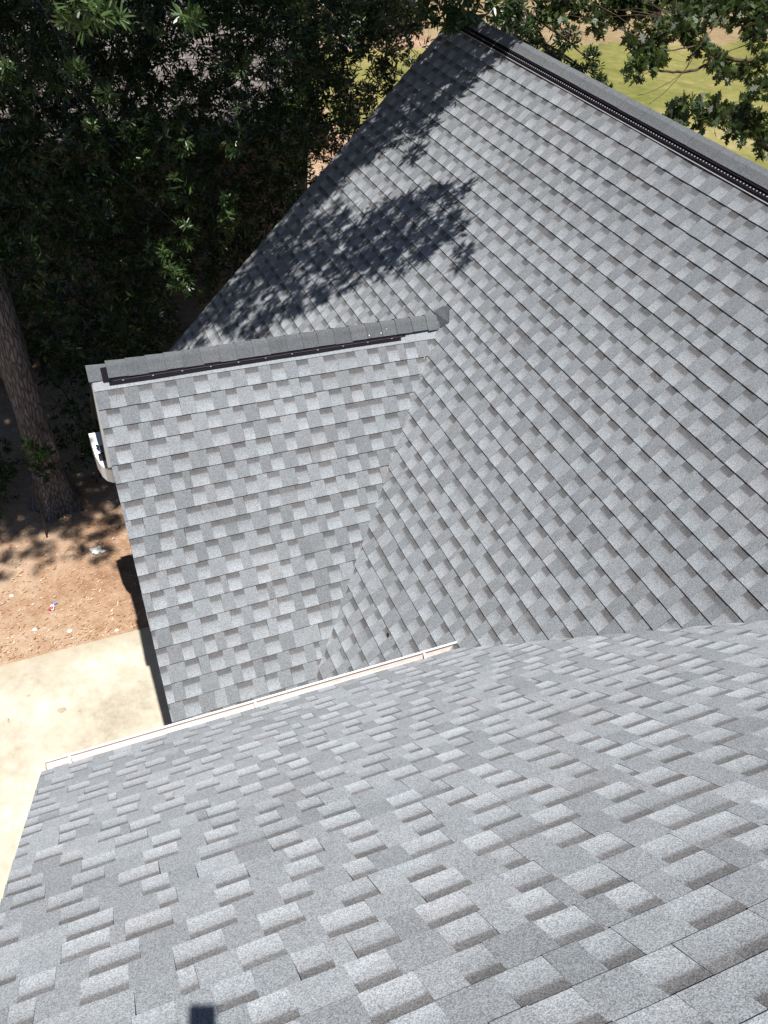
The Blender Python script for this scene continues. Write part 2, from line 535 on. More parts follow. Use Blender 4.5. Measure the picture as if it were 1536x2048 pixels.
# ridge caps -----------------------------------------------------------
def ridge_cap(pts_fn, a0, a1, step, along, side, slope, lift, half, seed, tone, first_low=0, rev=False, smooth_=1.0):
    """overlapping bent cap shingles; pts_fn(t) ridge point; side = horizontal unit across the ridge"""
    mb = MB(); rnd = random.Random(seed)
    t = a0; idx = 0
    sx = 1 / math.sqrt(1 + slope * slope)
    while t < a1 - .02:
        st = step * rnd.uniform(.93, 1.07)
        e = min(t + st + .012, a1)
        l0 = lift if idx >= first_low else .006
        lf, lb = l0 + (.007 + rnd.uniform(0, .002)) * smooth_, l0 + .001
        if rev:
            lf, lb = lb, lf
        hw = half + rnd.uniform(-.004, .004) * smooth_
        tn = tone * rnd.uniform(1 - .09 * smooth_, 1 + .09 * smooth_)
        prof = []
        for s_ in (-1, -.75, -.5, -.28, -.14, 0, .14, .28, .5, .75, 1):
            d = abs(s_) * hw
            rr = .055
            drop = d * slope * sx if d > rr else (d * d / rr * .5 + rr * .5 * (d / rr)) * slope * sx * .98
            prof.append((math.copysign(d * sx, s_), -drop))
        def pt(q, tt, l):
            nrm = Vector(side) * (math.copysign(1, q[0]) * slope * sx if abs(q[0]) > .01 else 0) + Z * (sx if abs(q[0]) > .01 else 1)
            return pts_fn(tt) + Vector(side) * q[0] + Z * (q[1] + .004) + nrm * l
        for i in range(len(prof) - 1):
            a, b = prof[i], prof[i + 1]
            c1 = (tn, .0, .5)
            mb.face((pt(a, t, lf), pt(b, t, lf), pt(b, e, lb), pt(a, e, lb)), 0, (c1,) * 4)
            dk = (tn * .3, 0, 0)
            mb.face((pt(a, t, lf), pt(b, t, lf), pt(b, t, lf - .006), pt(a, t, lf - .006)), 0, (dk,) * 4)
        for q in (prof[0], prof[-1]):
            mb.face((pt(q, t, lf), pt(q, e, lb), pt(q, e, lb - .005), pt(q, t, lf - .005)), 0, ((tn * .4, 0, 0),) * 4)
        t += st; idx += 1
    return mb
mb = ridge_cap(lambda t: Vector((t, YRC, ZRC)), .2, XRC - .16, .142, X, Y, tC, .02, .116, 5, .148, 1, smooth_=1.05)
capC = mb.build('ridge_cap', M['shingle'], house)
# last folded pieces where the cap meets the main slope
mb = MB()
p0 = Vector((XRC - .17, YRC, ZRC)); tnv = ((.16, 0, .5),) * 4
L = lambda x, s, h: Vector((x, YRC + s * .707, ZRC - abs(s) * .707)) + Vector((0, math.copysign(.7, s) if s else 0, .714)) * h
for (s0, s1) in ((-.12, -.05), (-.05, 0), (0, .05), (.05, .12)):
    mb.face((L(XRC - .18, s0, .03), L(XRC - .18, s1, .03), L(XRC + .0, s1, .024), L(XRC - .0 - abs(s0) * .25, s0, .012)), 0, tnv)
up = Vector((cB, 0, tB * cB))
q = Vector((XRC, YRC, ZRC))
tri = [q + Vector((-.05, -.13, -.10)) + nB * .014, q + Vector((-.0, -.13, .0)) + nB * .011, q + up * .085 + Y * .0 + nB * .011, q + up * .06 + Y * .07 + nB * .016, q + Vector((-.06, .03, .02)) + nB * .03]
mb.face(tri, 0, ((.1, 0, .5),) * 5)
mb.face([p - nB * .006 for p in tri], 0, ((.03, 0, .5),) * 5)
for i in range(5):
    a, b = tri[i], tri[(i + 1) % 5]
    mb.face((a, b, b - nB * .006, a - nB * .006), 0, ((.03, 0, .5),) * 4)
mb.build('ridge_cap', M['shingle'], house)
# vent of the gable ridge: dark slot, grey rail, dark slot, white clips
mb = MB()
vd = -vC                                              # down the slope
rC = lambda x, s, h: Vector((x, YRC, ZRC)) + vd * s + nC * h
oV = Vector((0, YRC, ZRC))
mb.box(oV, (X, vd, nC), (.34, .03, .004), (2.78, .1605, .011), 0)
mb.box(oV, (X, vd, nC), (.30, .02, .0115), (2.83, .128, .0185), 0)
mb.box(oV, (X, vd, nC), (.37, .1285, .0115), (2.8, .1325, .0165), 1)
for i in range(11):
    xx = .44 + i * .225
    mb.box(oV, (X, vd, nC), (xx, .133, .0115), (xx + .011, .1375, .0145), 2)
mb.build('ridge_vent', [M['dark_vent'], M['vent_grey'], M['pale_clip_and_glint']], house)
# chalky white spots on the cap
for (px, ps, r_) in ((2.49, -.085, .005), (2.60, -.08, .005), (2.66, -.05, .003)):
    mb = MB()
    cpt = Vector((px, YRC + ps * .707, ZRC + ps * .70)) + nC * .034
    top = [cpt + X * (r_ * .8 * math.cos(a * .7)) + vd * (r_ * 1.3 * math.sin(a * .7)) for a in range(9)]
    low = [p - nC * .004 for p in top]
    mb.face(top)
    for a in range(9):
        mb.face([top[a], top[(a + 1) % 9], low[(a + 1) % 9], low[a]])
    mb.build('white_spot', M['paper_white'], capC)
# main ridge cap and its slotted vent
mb = ridge_cap(lambda t: Vector((XR, t, ZR)), .3, 8.68, .3, Y, X, tB, .028, .096, 9, .165, smooth_=.4)
mb.build('ridge_cap', M['shingle'], house)
mb = MB()
vdB = -vB
oR = Vector((XR, 0, ZR))
mb.box(oR, (Y, vdB, nB), (.3, .03, .004), (8.6, .146, .018), 0)
mb.box(oR, (Y, vdB, nB), (.3, .02, .0185), (8.6, .11, .027), 0)
mb.box(oR, (Y, vdB, nB), (.3, .1465, .004), (8.6, .154, .0145), 0)
for i in range(250):
    yy = .32 + i * .033
    mb.box(oR, (Y, vdB, nB), (yy, .123, .0182), (yy + .009, .13, .0215), 2)  # pale blocks paint the glints in the vent holes
mb.box(oR, (Y, vdB, nB), (.3, .1545, .0065), (8.6, .163, .0105), 2)  # pale strip paints the sunlit edge of the last shingle course
mb.build('ridge_vent', [M['dark_vent'], M['vent_grey'], M['pale_clip_and_glint']], house)
mb = MB()
mb.box(Vector((XR, 0, ZR)), (Y, Vector((cB, 0, -tB * cB)), Vector((tB * cB, 0, cB))), (.3, .03, .004), (8.6, .19, .024), 0)
mb.build('ridge_vent', M['dark_vent'], house)

# gutter: one profile at its left end, one where it dies into the main slope
GL = [(2.92, -4.7), (2.92, -4.81), (2.99, -4.815), (3.003, -4.782), (3.03, -4.765), (3.036, -4.735), (3.021, -4.732), (3.021, -4.739), (3.029, -4.742), (3.024, -4.762), (2.999, -4.777), (2.987, -4.81), (2.924, -4.805), (2.924, -4.7)]
GR = [(2.775, -4.55), (2.775, -4.63), (2.808, -4.635), (2.816, -4.56), (2.828, -4.535), (2.832, -4.497), (2.817, -4.495), (2.817, -4.502), (2.825, -4.505), (2.822, -4.532), (2.812, -4.556), (2.804, -4.63), (2.779, -4.625), (2.779, -4.55)]
GX0, GX1 = -.605, 2.215
def gp(i, x):
    t = (x - GX0) / (GX1 - GX0)
    a, b = GL[i], GR[i]
    return Vector((x, a[0] + (b[0] - a[0]) * t, a[1] + (b[1] - a[1]) * t))
mb = MB()
for i in range(len(GL)):
    j = (i + 1) % len(GL)
    mb.face([gp(i, GX0), gp(i, GX1), gp(j, GX1), gp(j, GX0)], 1 if 9 <= i <= 12 else 0)
for gx, n_ in ((GX0, 1), (GX1, 1)):
    a = [gp(i, gx) for i in (0, 1, 2, 3, 4, 5)]
    mb.face(a); mb.face([p + X * .002 for p in a])
gut = mb.build('gutter', [M['white_gutter'], M['gutter_inside']], house)
for gx in (-.46, .74, 1.96):
    mb = MB()
    a, b = gp(13, gx) - Z * .004, gp(7, gx) + Z * .001
    d_ = (b - a)
    mb.box(a, (X, d_.normalized(), Z), (-.008, .01, -.008), (.008, d_.length - .002, -.002))
    mb.build('gutter_hanger', M['white_gutter'], gut)
# loose grit and needles lying in the trough
mb = MB(); rnd = random.Random(2)
for i in range(260):
    x = rnd.uniform(GX0 + .05, 1.9); a = rnd.uniform(0, 3.1); l = rnd.uniform(.006, .022); q_ = gp(12, x).lerp(gp(11, x), rnd.uniform(.5, .85)) + Z * .001
    mb.box(q_, (Vector((math.cos(a), math.sin(a), 0)), Vector((-math.sin(a), math.cos(a), 0)), Z), (-l, -.0025, 0), (l, .0025, .004))
g = tag(mb.build('gutter_litter', M['dry_leaf'], gut), kind='stuff')
# boards and walls
mb = MB()
mb.box((0, 0, 0), (X, Y, Z), (-.58, 2.73, -4.78), (2.0, 2.765, -4.6))
mb.build('fascia', M['soffit_white'], house)
def rake_board(name, p, d, n_, ln, th, dep, m, x0):
    mb = MB()
    mb.box(p, (X, d, n_), (x0, 0, -.02 - dep), (x0 + th, ln, -.0165))
    return mb.build(name, m, house)
rake_board('rake_board', Vector((0, 2.9, zA(2.9))), vA, nA, 5.9, .022, .16, M['soffit_white'], -.61)
mb = MB()
# gable rake board, standing slightly proud lower down, ends above the light
p_t = PC + vC * .16; p_b = PC - vC * (4.05 * E)
ax = (p_b - p_t).normalized()
for (i0, i1) in ((0, 1),):
    lenb = (p_b - p_t).length
    xa, xb = .225, .199
    P8 = []
    for (t, xx) in ((0, xa), (lenb, xb)):
        for (dx, h) in ((0, -.004), (.03, -.004), (.03, -.17), (0, -.17)):
            P8.append(Vector((xx - .006 + dx, 0, 0)) + Vector((0, (p_t + ax * t).y, (p_t + ax * t).z)) + nC * (h - .004))
    for q in ((0, 1, 2, 3), (4, 5, 6, 7), (0, 1, 5, 4), (1, 2, 6, 5), (2, 3, 7, 6), (3, 0, 4, 7)):
        mb.face([P8[a] for a in q])
mb.build('rake_board', M['fascia_paint'], house)
mb = MB()
mb.box(Vector((.26, 0, 0)) + Vector((0, oC.y, oC.z)), (X, vC, nC), (-.0, -.1, -.19), (.025, 2.3, -.0175))
mb.build('rake_board', M['soffit_white'], house)
mb = MB()
mb.box(Vector((0, 8.6, 0)) + Vector((oB.x, 0, oB.z)), (Y, vB, nB), (0, .8, -.19), (.025, 6.7, -.0165))
mb.build('rake_board', M['soffit_white'], house)
def wall(name, pts, th, m):
    """vertical wall polygon with thickness vector th"""
    mb = MB(); th = Vector(th)
    pts = [Vector(p) for p in pts]
    mb.face(pts); mb.face([p + th for p in pts])
    for i in range(len(pts)):
        a, b = pts[i], pts[(i + 1) % len(pts)]
        mb.face([a, b, b + th, a + th])
    return mb.build(name, m, house)
zc = lambda y: ZRC - abs(y - YRC) * tC - .22
wall('wall', [(.5, 3.15, GZ), (.5, 6.8, GZ), (.5, 6.8, zc(6.8)), (.5, YRC, zc(YRC)), (.5, 3.15, zc(3.15))], (.12, 0, 0), M['siding_beige'])
za = lambda y: zA(y) - .25
wall('wall', [(-.3, 2.6, GZ), (-.3, 2.6, za(2.6)), (-.3, YRA, za(YRA)), (-.3, YRA * 2 - 2.6, GZ)], (.12, 0, 0), M['siding_beige'])
wall('wall', [(-.3, 2.6, GZ), (4, 2.6, GZ), (4, 2.6, za(2.6)), (-.3, 2.6, za(2.6))], (0, -.12, 0), M['siding_beige'])
zb = lambda x: zB(x) - .25
wall('wall', [(1.3, 8.25, GZ), (XR * 2 - 1.3, 8.25, GZ), (XR * 2 - 1.3, 8.25, zb(1.3)), (XR, 8.25, zb(XR)), (1.3, 8.25, zb(1.3))], (0, -.12, 0), M['siding_beige'])
# dry scraps caught in the valley
mb = MB(); rnd = random.Random(14)
for i in range(46):
    n = rnd.uniform(0, 18)
    p = Vector((3.1017 - .0957 * n, 5.2736 - .1015 * n, -3.5706 - .1006 * n))
    p += Vector((rnd.gauss(0, .02), rnd.gauss(0, .02), 0)); p.z = max(zB(p.x), -3.5706 + (p.y - 5.2736) * tC) + .012
    a = rnd.gauss(1.1, .5); l = rnd.uniform(.006, .035); wd = rnd.uniform(.0012, .005)
    d = Vector((.58 * math.cos(a - .8), .58 * math.sin(a), .55)).normalized(); s_ = d.cross(nC).normalized()
    mb.face([p - d * l, p + s_ * wd + nC * .004, p + d * l, p - s_ * wd], 0)
tag(mb.build('valley_litter', M['valley_scrap'], house), kind='stuff')

# boxed return of the far eave, showing past the gable rake, and the small box on it
mb = MB()
pl = [(.158, 7.09), (.6, 7.09), (.6, 6.42), (.33, 6.42), (.275, 6.435), (.226, 6.48), (.192, 6.56), (.168, 6.7)]
for z0, z1 in ((-5.47, -5.3),):
    mb.face([(x, y, z1) for x, y in pl]); mb.face([(x, y, z0) for x, y in pl])
    for i in range(len(pl)):
        a, b = pl[i], pl[(i + 1) % len(pl)]
        mb.face([(*a, z0), (*b, z0), (*b, z1), (*a, z1)])
mb.box((0, 0, -5.3), (X, Y, Z), (.17, 6.74, .002), (.23, 6.752, .008))
mb.build('cornice_return', M['fixture_white'], house)
mb = MB()
mb.box((0, 0, 0), (X, Y, Z), (.5, 6.8, -5.46), (3.0, 7.06, -5.42))
mb.build('soffit', M['soffit_white'], house)
fx = thing('utility_box', (.25, 6.66, -5.3), 'small blue grey box with black bracket on the white cornice left of the gable', 'utility box')
mb = MB()
mb.box((0, 0, 0), (X, Y, Z), (.222, 6.62, -5.299), (.275, 6.73, -5.2))
mb.box((0, 0, 0), (X, Y, Z), (.228, 6.63, -5.1995), (.27, 6.71, -5.192))
mb.build('box_body', M['blue_grey'], fx)
mb = MB()
mb.box((0, 0, 0), (X, Y, Z), (.195, 6.6, -5.299), (.29, 6.617, -5.21))
mb.box((0, 0, 0), (X, Y, Z), (.2765, 6.47, -5.299), (.29, 6.73, -5.22))
mb.tube([(.235, 6.725, -5.25), (.215, 6.77, -5.24), (.205, 6.8, -5.25), (.212, 6.83, -5.29)], .012, 8)
mb.build('bracket', M['black_plastic'], fx)

# the phone that takes the picture throws its shadow on the near slope --
ph = thing('phone', (0, 0, 0), 'dark phone held above the near slope, throwing a small rectangular shadow', 'phone')
mb = MB()
oc = Vector((0, 0, 0)) - fw * .016
x0, x1, y0, y1 = -.056, .014, -.028, .12
pts = []
for (cx, cy, a0) in ((x1 - .006, y0 + .006, -90), (x1 - .006, y1 - .006, 0), (x0 + .006, y1 - .006, 90), (x0 + .006, y0 + .006, 180)):
    for i in range(4):
        t = R(a0 + i * 30)
        pts.append((cx + .006 * math.cos(t), cy + .006 * math.sin(t)))
fr = [oc + rt * a + dn * b for a, b in pts]
bk = [p - fw * .008 for p in fr]
mb.face(fr); mb.face(bk)
for i in range(len(fr)):
    j = (i + 1) % len(fr)
    mb.face([fr[i], fr[j], bk[j], bk[i]])
mb.build('phone_body', M['black_plastic'], ph)
mb = MB()
mb.box(oc - fw * .0085, (rt, dn, -fw), (x0 + .004, y0 + .005, 0), (x1 - .004, y1 - .005, .001))
mb.build('screen', M['dark_vent'], ph)

lf = Vector((1.906, 3.267, -4.827)) + nB * .014
mb = MB()
for (a, l, w_, h) in ((.3, .028, .009, .004), (1.9, .022, .006, .012), (2.9, .018, .005, .008)):
    d = (Y * math.cos(a) + vB * math.sin(a)); e_ = (vB * math.cos(a) - Y * math.sin(a))
    mb.face([lf - d * l * .3, lf + e_ * w_ + nB * h, lf + d * l + nB * h * 1.5, lf - e_ * w_ + nB * h * .6])
    mb.face([lf - d * l * .3 - nB * .002, lf + e_ * w_ + nB * (h - .002), lf + d * l + nB * (h * 1.5 - .002), lf - e_ * w_ + nB * (h * .6 - .002)])
tag(mb.build('dead_leaf', M['dry_leaf_dark'], None, tuple(lf)), 'curled dark dead leaf lying on the main slope above the gutter', 'leaf')
# ------------------------------------------------------------------ ground litter and scraps
mb = MB(); rnd = random.Random(77)
for i in range(4200):
    x, y = rnd.uniform(-3.2, .75), 6.6 + 6.2 * rnd.random() ** 1.5
    a = rnd.uniform(0, 6.28) if rnd.random() < .5 else rnd.gauss(.6, .35)
    l = rnd.uniform(.008, .034); wd = l * rnd.uniform(.13, .34); tl = rnd.uniform(-.5, .5)
    d = Vector((math.cos(a), math.sin(a), tl * .4)); s_ = Vector((-math.sin(a), math.cos(a), tl))
    p = Vector((x, y, GZ + .012 + abs(tl) * l * .4))
    mb.face([p - d * l, p + s_ * wd, p + d * l, p - s_ * wd], 0 if rnd.random() < .6 else 1)
tag(mb.build('leaf_litter', [M['dry_leaf'], M['pale_leaf']]), 'dry brown leaf litter scattered over the bare clay ground', 'leaf litter', kind='stuff')
def scrap(name, x, y, size, seed, mats, label, cat, n=5):
    rnd = random.Random(seed)
    mb = MB()
    for i in range(n):
        a = rnd.uniform(0, 3.1)
        cx, cy = x + rnd.uniform(-.5, .5) * size, y + rnd.uniform(-.35, .35) * size
        g = [[None] * 3 for _ in range(4)]
        for r_ in range(4):
            for c_ in range(3):
                u, v = (r_ - 1.5) * size * .22, (c_ - 1) * size * .16
                g[r_][c_] = (cx + u * math.cos(a) - v * math.sin(a), cy + u * math.sin(a) + v * math.cos(a), GZ + .012 + rnd.uniform(0, .03))
        for r_ in range(3):
            for c_ in range(2):
                mb.face([g[r_][c_], g[r_ + 1][c_], g[r_ + 1][c_ + 1], g[r_][c_ + 1]], i % len(mats))
    return tag(mb.build(name, mats, None, (x, y, GZ)), label, cat)
scrap('torn_paper', -.04, 8.05, .15, 3, [M['paper_white']], 'torn white paper scraps lying on the brown dirt', 'litter')
scrap('crumpled_wrapper', -.68, 7.27, .12, 9, [M['paper_white'], M['wrapper_red'], M['paper_white'], M['wrapper_blue']], 'crumpled red, white and blue wrapper on the bare dirt', 'litter', 4)
def pebble(x, y, r, seed, label):
    rnd = random.Random(seed)
    mb = MB()
    rings = []
    for i in range(5):
        t = math.pi * i / 4
        rings.append([(x + r * math.sin(t) * math.cos(k_ * .9) * rnd.uniform(.8, 1.2) * 1.2, y + r * math.sin(t) * math.sin(k_ * .9) * rnd.uniform(.8, 1.2), GZ + r * .3 + r * .6 * math.cos(t)) for k_ in range(7)])
    for i in range(4):
        for k_ in range(7):
            j = (k_ + 1) % 7
            mb.face([rings[i][k_], rings[i][j], rings[i + 1][j], rings[i + 1][k_]])
    return tag(mb.build('pebble', M['stone_white'], None, (x, y, GZ)), label, 'pebble', 'pale pebbles on the dirt')
pebble(-.94, 6.97, .028, 1, 'pale pebble on the dirt nearest the left edge of the photo')
pebble(-.55, 6.81, .027, 2, 'pale pebble on the dirt, middle one along the driveway edge')
pebble(-.02, 6.63, .022, 3, 'small pale pebble on dirt at driveway edge beside the roof shadow')
pebble(-1.15, 7.62, .024, 4, 'pale pebble on the dirt farthest from the driveway')

# ------------------------------------------------------------------ neighbour's house
nb = thing('neighbor_house', (0, 17, GZ), 'brick house with brownish shingle roof half hidden behind the dark oak leaves', 'house')
mb = MB()
tN = .5
vN = unit(1, tN)
oN = Vector((0, 14.75, -5.1))
shingles(mb, oN, X, vN, 0, 34, lambda v: (-7, 5.7), 51, tones=((.16, .19, .22), (.2, .23, .26)))
mb.build('roof', [M['brown_shingle'], M['deck_dark']], nb)
mb = MB()
yr = 14.75 + 34 * E * vN.y
shingles(mb, Vector((0, 2 * yr - 14.75, -5.1)), X, unit(-1, tN), 0, 34, lambda v: (-7, 5.7), 52)
mb.build('roof', [M['brown_shingle'], M['deck_dark']], nb)
me = bpy.data.meshes.new('wall')
q = [(-6.7, -1.85, 0), (5.4, -1.85, 0), (5.4, -1.85, 2.75), (-6.7, -1.85, 2.75), (5.4, 2 * (yr - 17) + 1.85, 0), (5.4, 2 * (yr - 17) + 1.85, 2.75), (5.4, yr - 17, 4.85), (-6.7, 2 * (yr - 17) + 1.85, 0), (-6.7, 2 * (yr - 17) + 1.85, 2.75), (-6.7, yr - 17, 4.85)]
fs = [(0, 1, 2, 3), (1, 4, 5, 6, 2), (4, 7, 8, 5), (7, 0, 3, 9, 8)]
me.from_pydata(q, [], fs)
uv = me.uv_layers.new(name='UVMap')
for p in me.polygons:
    for li in p.loop_indices:
        c_ = me.vertices[me.loops[li].vertex_index].co
        uv.data[li].uv = (c_.x if abs(p.normal.y) > .5 else c_.y, c_.z)
me.materials.append(M['brick'])
link('wall', me, nb)
mb = MB()
mb.box((0, 0, 0), (X, Y, Z), (-7, 14.70, -5.3), (5.7, 14.745, -5.09))
mb.build('fascia', M['wood_trim'], nb)
mb = MB()
mb.box((0, 0, 0), (X, Y, Z), (-6, 14.72, GZ), (5.5, 14.83, GZ + .12))
mb.build('wood_edging', M['wood_trim'], nb)
shed = thing('shed', (14, 44, GZ), 'white sided shed far behind the oak leaves at the top edge', 'shed')
mb = MB()
mb.box((14, 44, GZ), (X, Y, Z), (-2.4, -1.5, 0), (2.4, 1.5, 2.4))
mb.build('wall', M['shed_white'], shed)
mb = MB()
for s_ in (-1, 1):
    mb.box((14, 44, GZ + 3.3), (X, Vector((0, s_ * .88, -.47)), Vector((0, s_ * .47, .88))), (-2.7, .02, 0), (2.7, 2.0, .06))
mb.build('roof', M['brown_shingle'], shed)
tub = thing('garden_tub', (13.45, 32.9, GZ), 'open white tub standing at the shaded edge of the lawn', 'tub')
mb = MB()
o_ = Vector((13.45, 32.9, GZ + .02)); a_ = Vector((.85, -.5, 0)); b_ = Vector((.5, .85, 0))
mb.box(o_, (a_, b_, Z), (-.35, -.25, 0), (.35, .25, .03))
for lo, hi in (((-.38, -.28, 0), (.38, -.251, .38)), ((-.38, .251, 0), (.38, .28, .38)), ((-.38, -.25, .0), (-.351, .25, .38)), ((.351, -.25, 0), (.38, .25, .38))):
    mb.box(o_, (a_, b_, Z), lo, hi)
mb.build('tub_body', M['bin_white'], tub)
mb = MB()
mb.box(o_ + Vector((.0, .0, .39)), (a_, b_, Z), (-.4, .285, .0), (.4, .32, .42))
mb.build('lid', M['bin_white'], tub)

# ------------------------------------------------------------------ foliage
WILLOW = np.array([(0, 0), (.3, .5), (.72, .42), (1, 0), (.72, -.42), (.3, -.5)])
QUAD = np.array([(0, 0), (.45, .5), (1, 0), (.45, -.5)])
OAK = np.array([(0, .03), (.22, .1), (.24, .34), (.36, .12), (.42, .5), (.52, .46), (.56, .14), (.72, .36), (.78, .12), (1, 0),
                (.78, -.12), (.72, -.36), (.56, -.14), (.52, -.46), (.42, -.5), (.36, -.12), (.24, -.34), (.22, -.1), (0, -.03)])
def nrm(a):
    return a / np.maximum(np.linalg.norm(a, axis=1, keepdims=True), 1e-9)
def leaves(pos, d, per, L, Wd, tmpl, rng, tlo=.55, thi=1.5, stem=.06, tn=(.1, .8)):
    """per leaves round every twig tip; returns verts (N,k,3) and tone (N,)"""
    n = len(pos)
    p = np.repeat(pos, per, 0); d = np.repeat(nrm(d), per, 0)
    N = len(p)
    ref = nrm(rng.normal(size=(N, 3)))
    e1 = nrm(np.cross(d, ref))
    t = rng.uniform(tlo, thi, N)[:, None]
    ld = nrm(d * np.cos(t) + e1 * np.sin(t) + rng.normal(size=(N, 3)) * .12)
    sd = nrm(np.cross(ld, d) + rng.normal(size=(N, 3)) * .35)
    up = np.cross(sd, ld)
    l = (L * rng.uniform(.65, 1.15, N))[:, None]
    wd = (Wd * rng.uniform(.8, 1.2, N))[:, None]
    b = p + d * (rng.uniform(-stem, stem * .3, N))[:, None] + ld * .008
    cv = rng.uniform(-.02, .22, N)[:, None]
    V = np.empty((N, len(tmpl), 3))
    for i, (a, c) in enumerate(tmpl):
        V[:, i] = b + ld * l * a + sd * wd * c - up * (l * cv * a * a)
    base = np.repeat(rng.uniform(tn[0], tn[1], n), per)
    return V, np.clip(base + rng.normal(0, .16, N), 0, 1)
def leaf_object(name, parts, mat, parent, smooth=False):
    off = np.array(base_of(parent))
    verts, tones, loops, tot = [], [], [], []
    k0 = 0
    for V, t in parts:
        N, k_ = V.shape[0], V.shape[1]
        verts.append(V.reshape(-1, 3) - off)
        tones.append(np.repeat(t, k_))
        tot.append(np.full(N, k_, dtype=np.int32))
        k0 += N * k_
    verts = np.concatenate(verts); tones = np.concatenate(tones); tot = np.concatenate(tot)
    me = bpy.data.meshes.new(name)
    me.vertices.add(len(verts)); me.vertices.foreach_set('co', verts.astype(np.float32).ravel())
    me.loops.add(len(verts)); me.loops.foreach_set('vertex_index', np.arange(len(verts), dtype=np.int32))
    me.polygons.add(len(tot))
    st = np.concatenate(([0], np.cumsum(tot)[:-1])).astype(np.int32)
    me.polygons.foreach_set('loop_start', st)
    me.materials.append(mat)
    a = me.attributes.new('tone', 'FLOAT', 'POINT')
    a.data.foreach_set('value', tones.astype(np.float32))
    me.update(calc_edges=True)
    me.validate()
    return link(name, me, parent)
def blob(c, r, n, rng, flat=.8, updir=.5):
    """n twig tips in a blob, biased outward"""
    q = nrm(rng.normal(size=(n, 3)))
    rad = r * rng.uniform(.25, 1, n)[:, None] ** .6
    p = np.array(c) + q * rad * np.array([1, 1, flat])
    return p, q + np.array([0, -.15, updir]) + rng.normal(size=(n, 3)) * .4
LIT =  [(0.70,6.60,-1.39,0.16),(0.88,6.70,-1.40,0.11),(1.56,7.20,-1.55,0.10),(0.72,8.00,-2.10,0.10),(0.16,8.50,-2.22,0.10),(1.08,9.20,-2.67,0.11),(0.94,9.40,-3.00,0.13),(1.43,9.60,-3.47,0.14),(1.29,9.60,-3.55,0.10),(1.77,9.30,-4.22,0.23),(1.59,9.20,-4.62,0.16),(1.52,9.30,-4.43,0.15),(1.66,9.15,-4.80,0.17),(3.46,10.00,-2.09,0.13),(4.50,10.50,-2.38,0.22),(3.75,11.00,-3.29,0.23),(3.70,11.50,-3.56,0.17),(2.43,9.60,-4.02,0.14),(2.31,9.30,-4.13,0.15),(-0.45,8.60,-6.58,0.09),(-0.54,8.70,-6.51,0.08),(2.48,10.20,-2.72,0.09),(4.25,11.20,-3.07,0.17),(3.34,11.00,-2.49,0.16),(4.27,11.50,-2.66,0.16)]
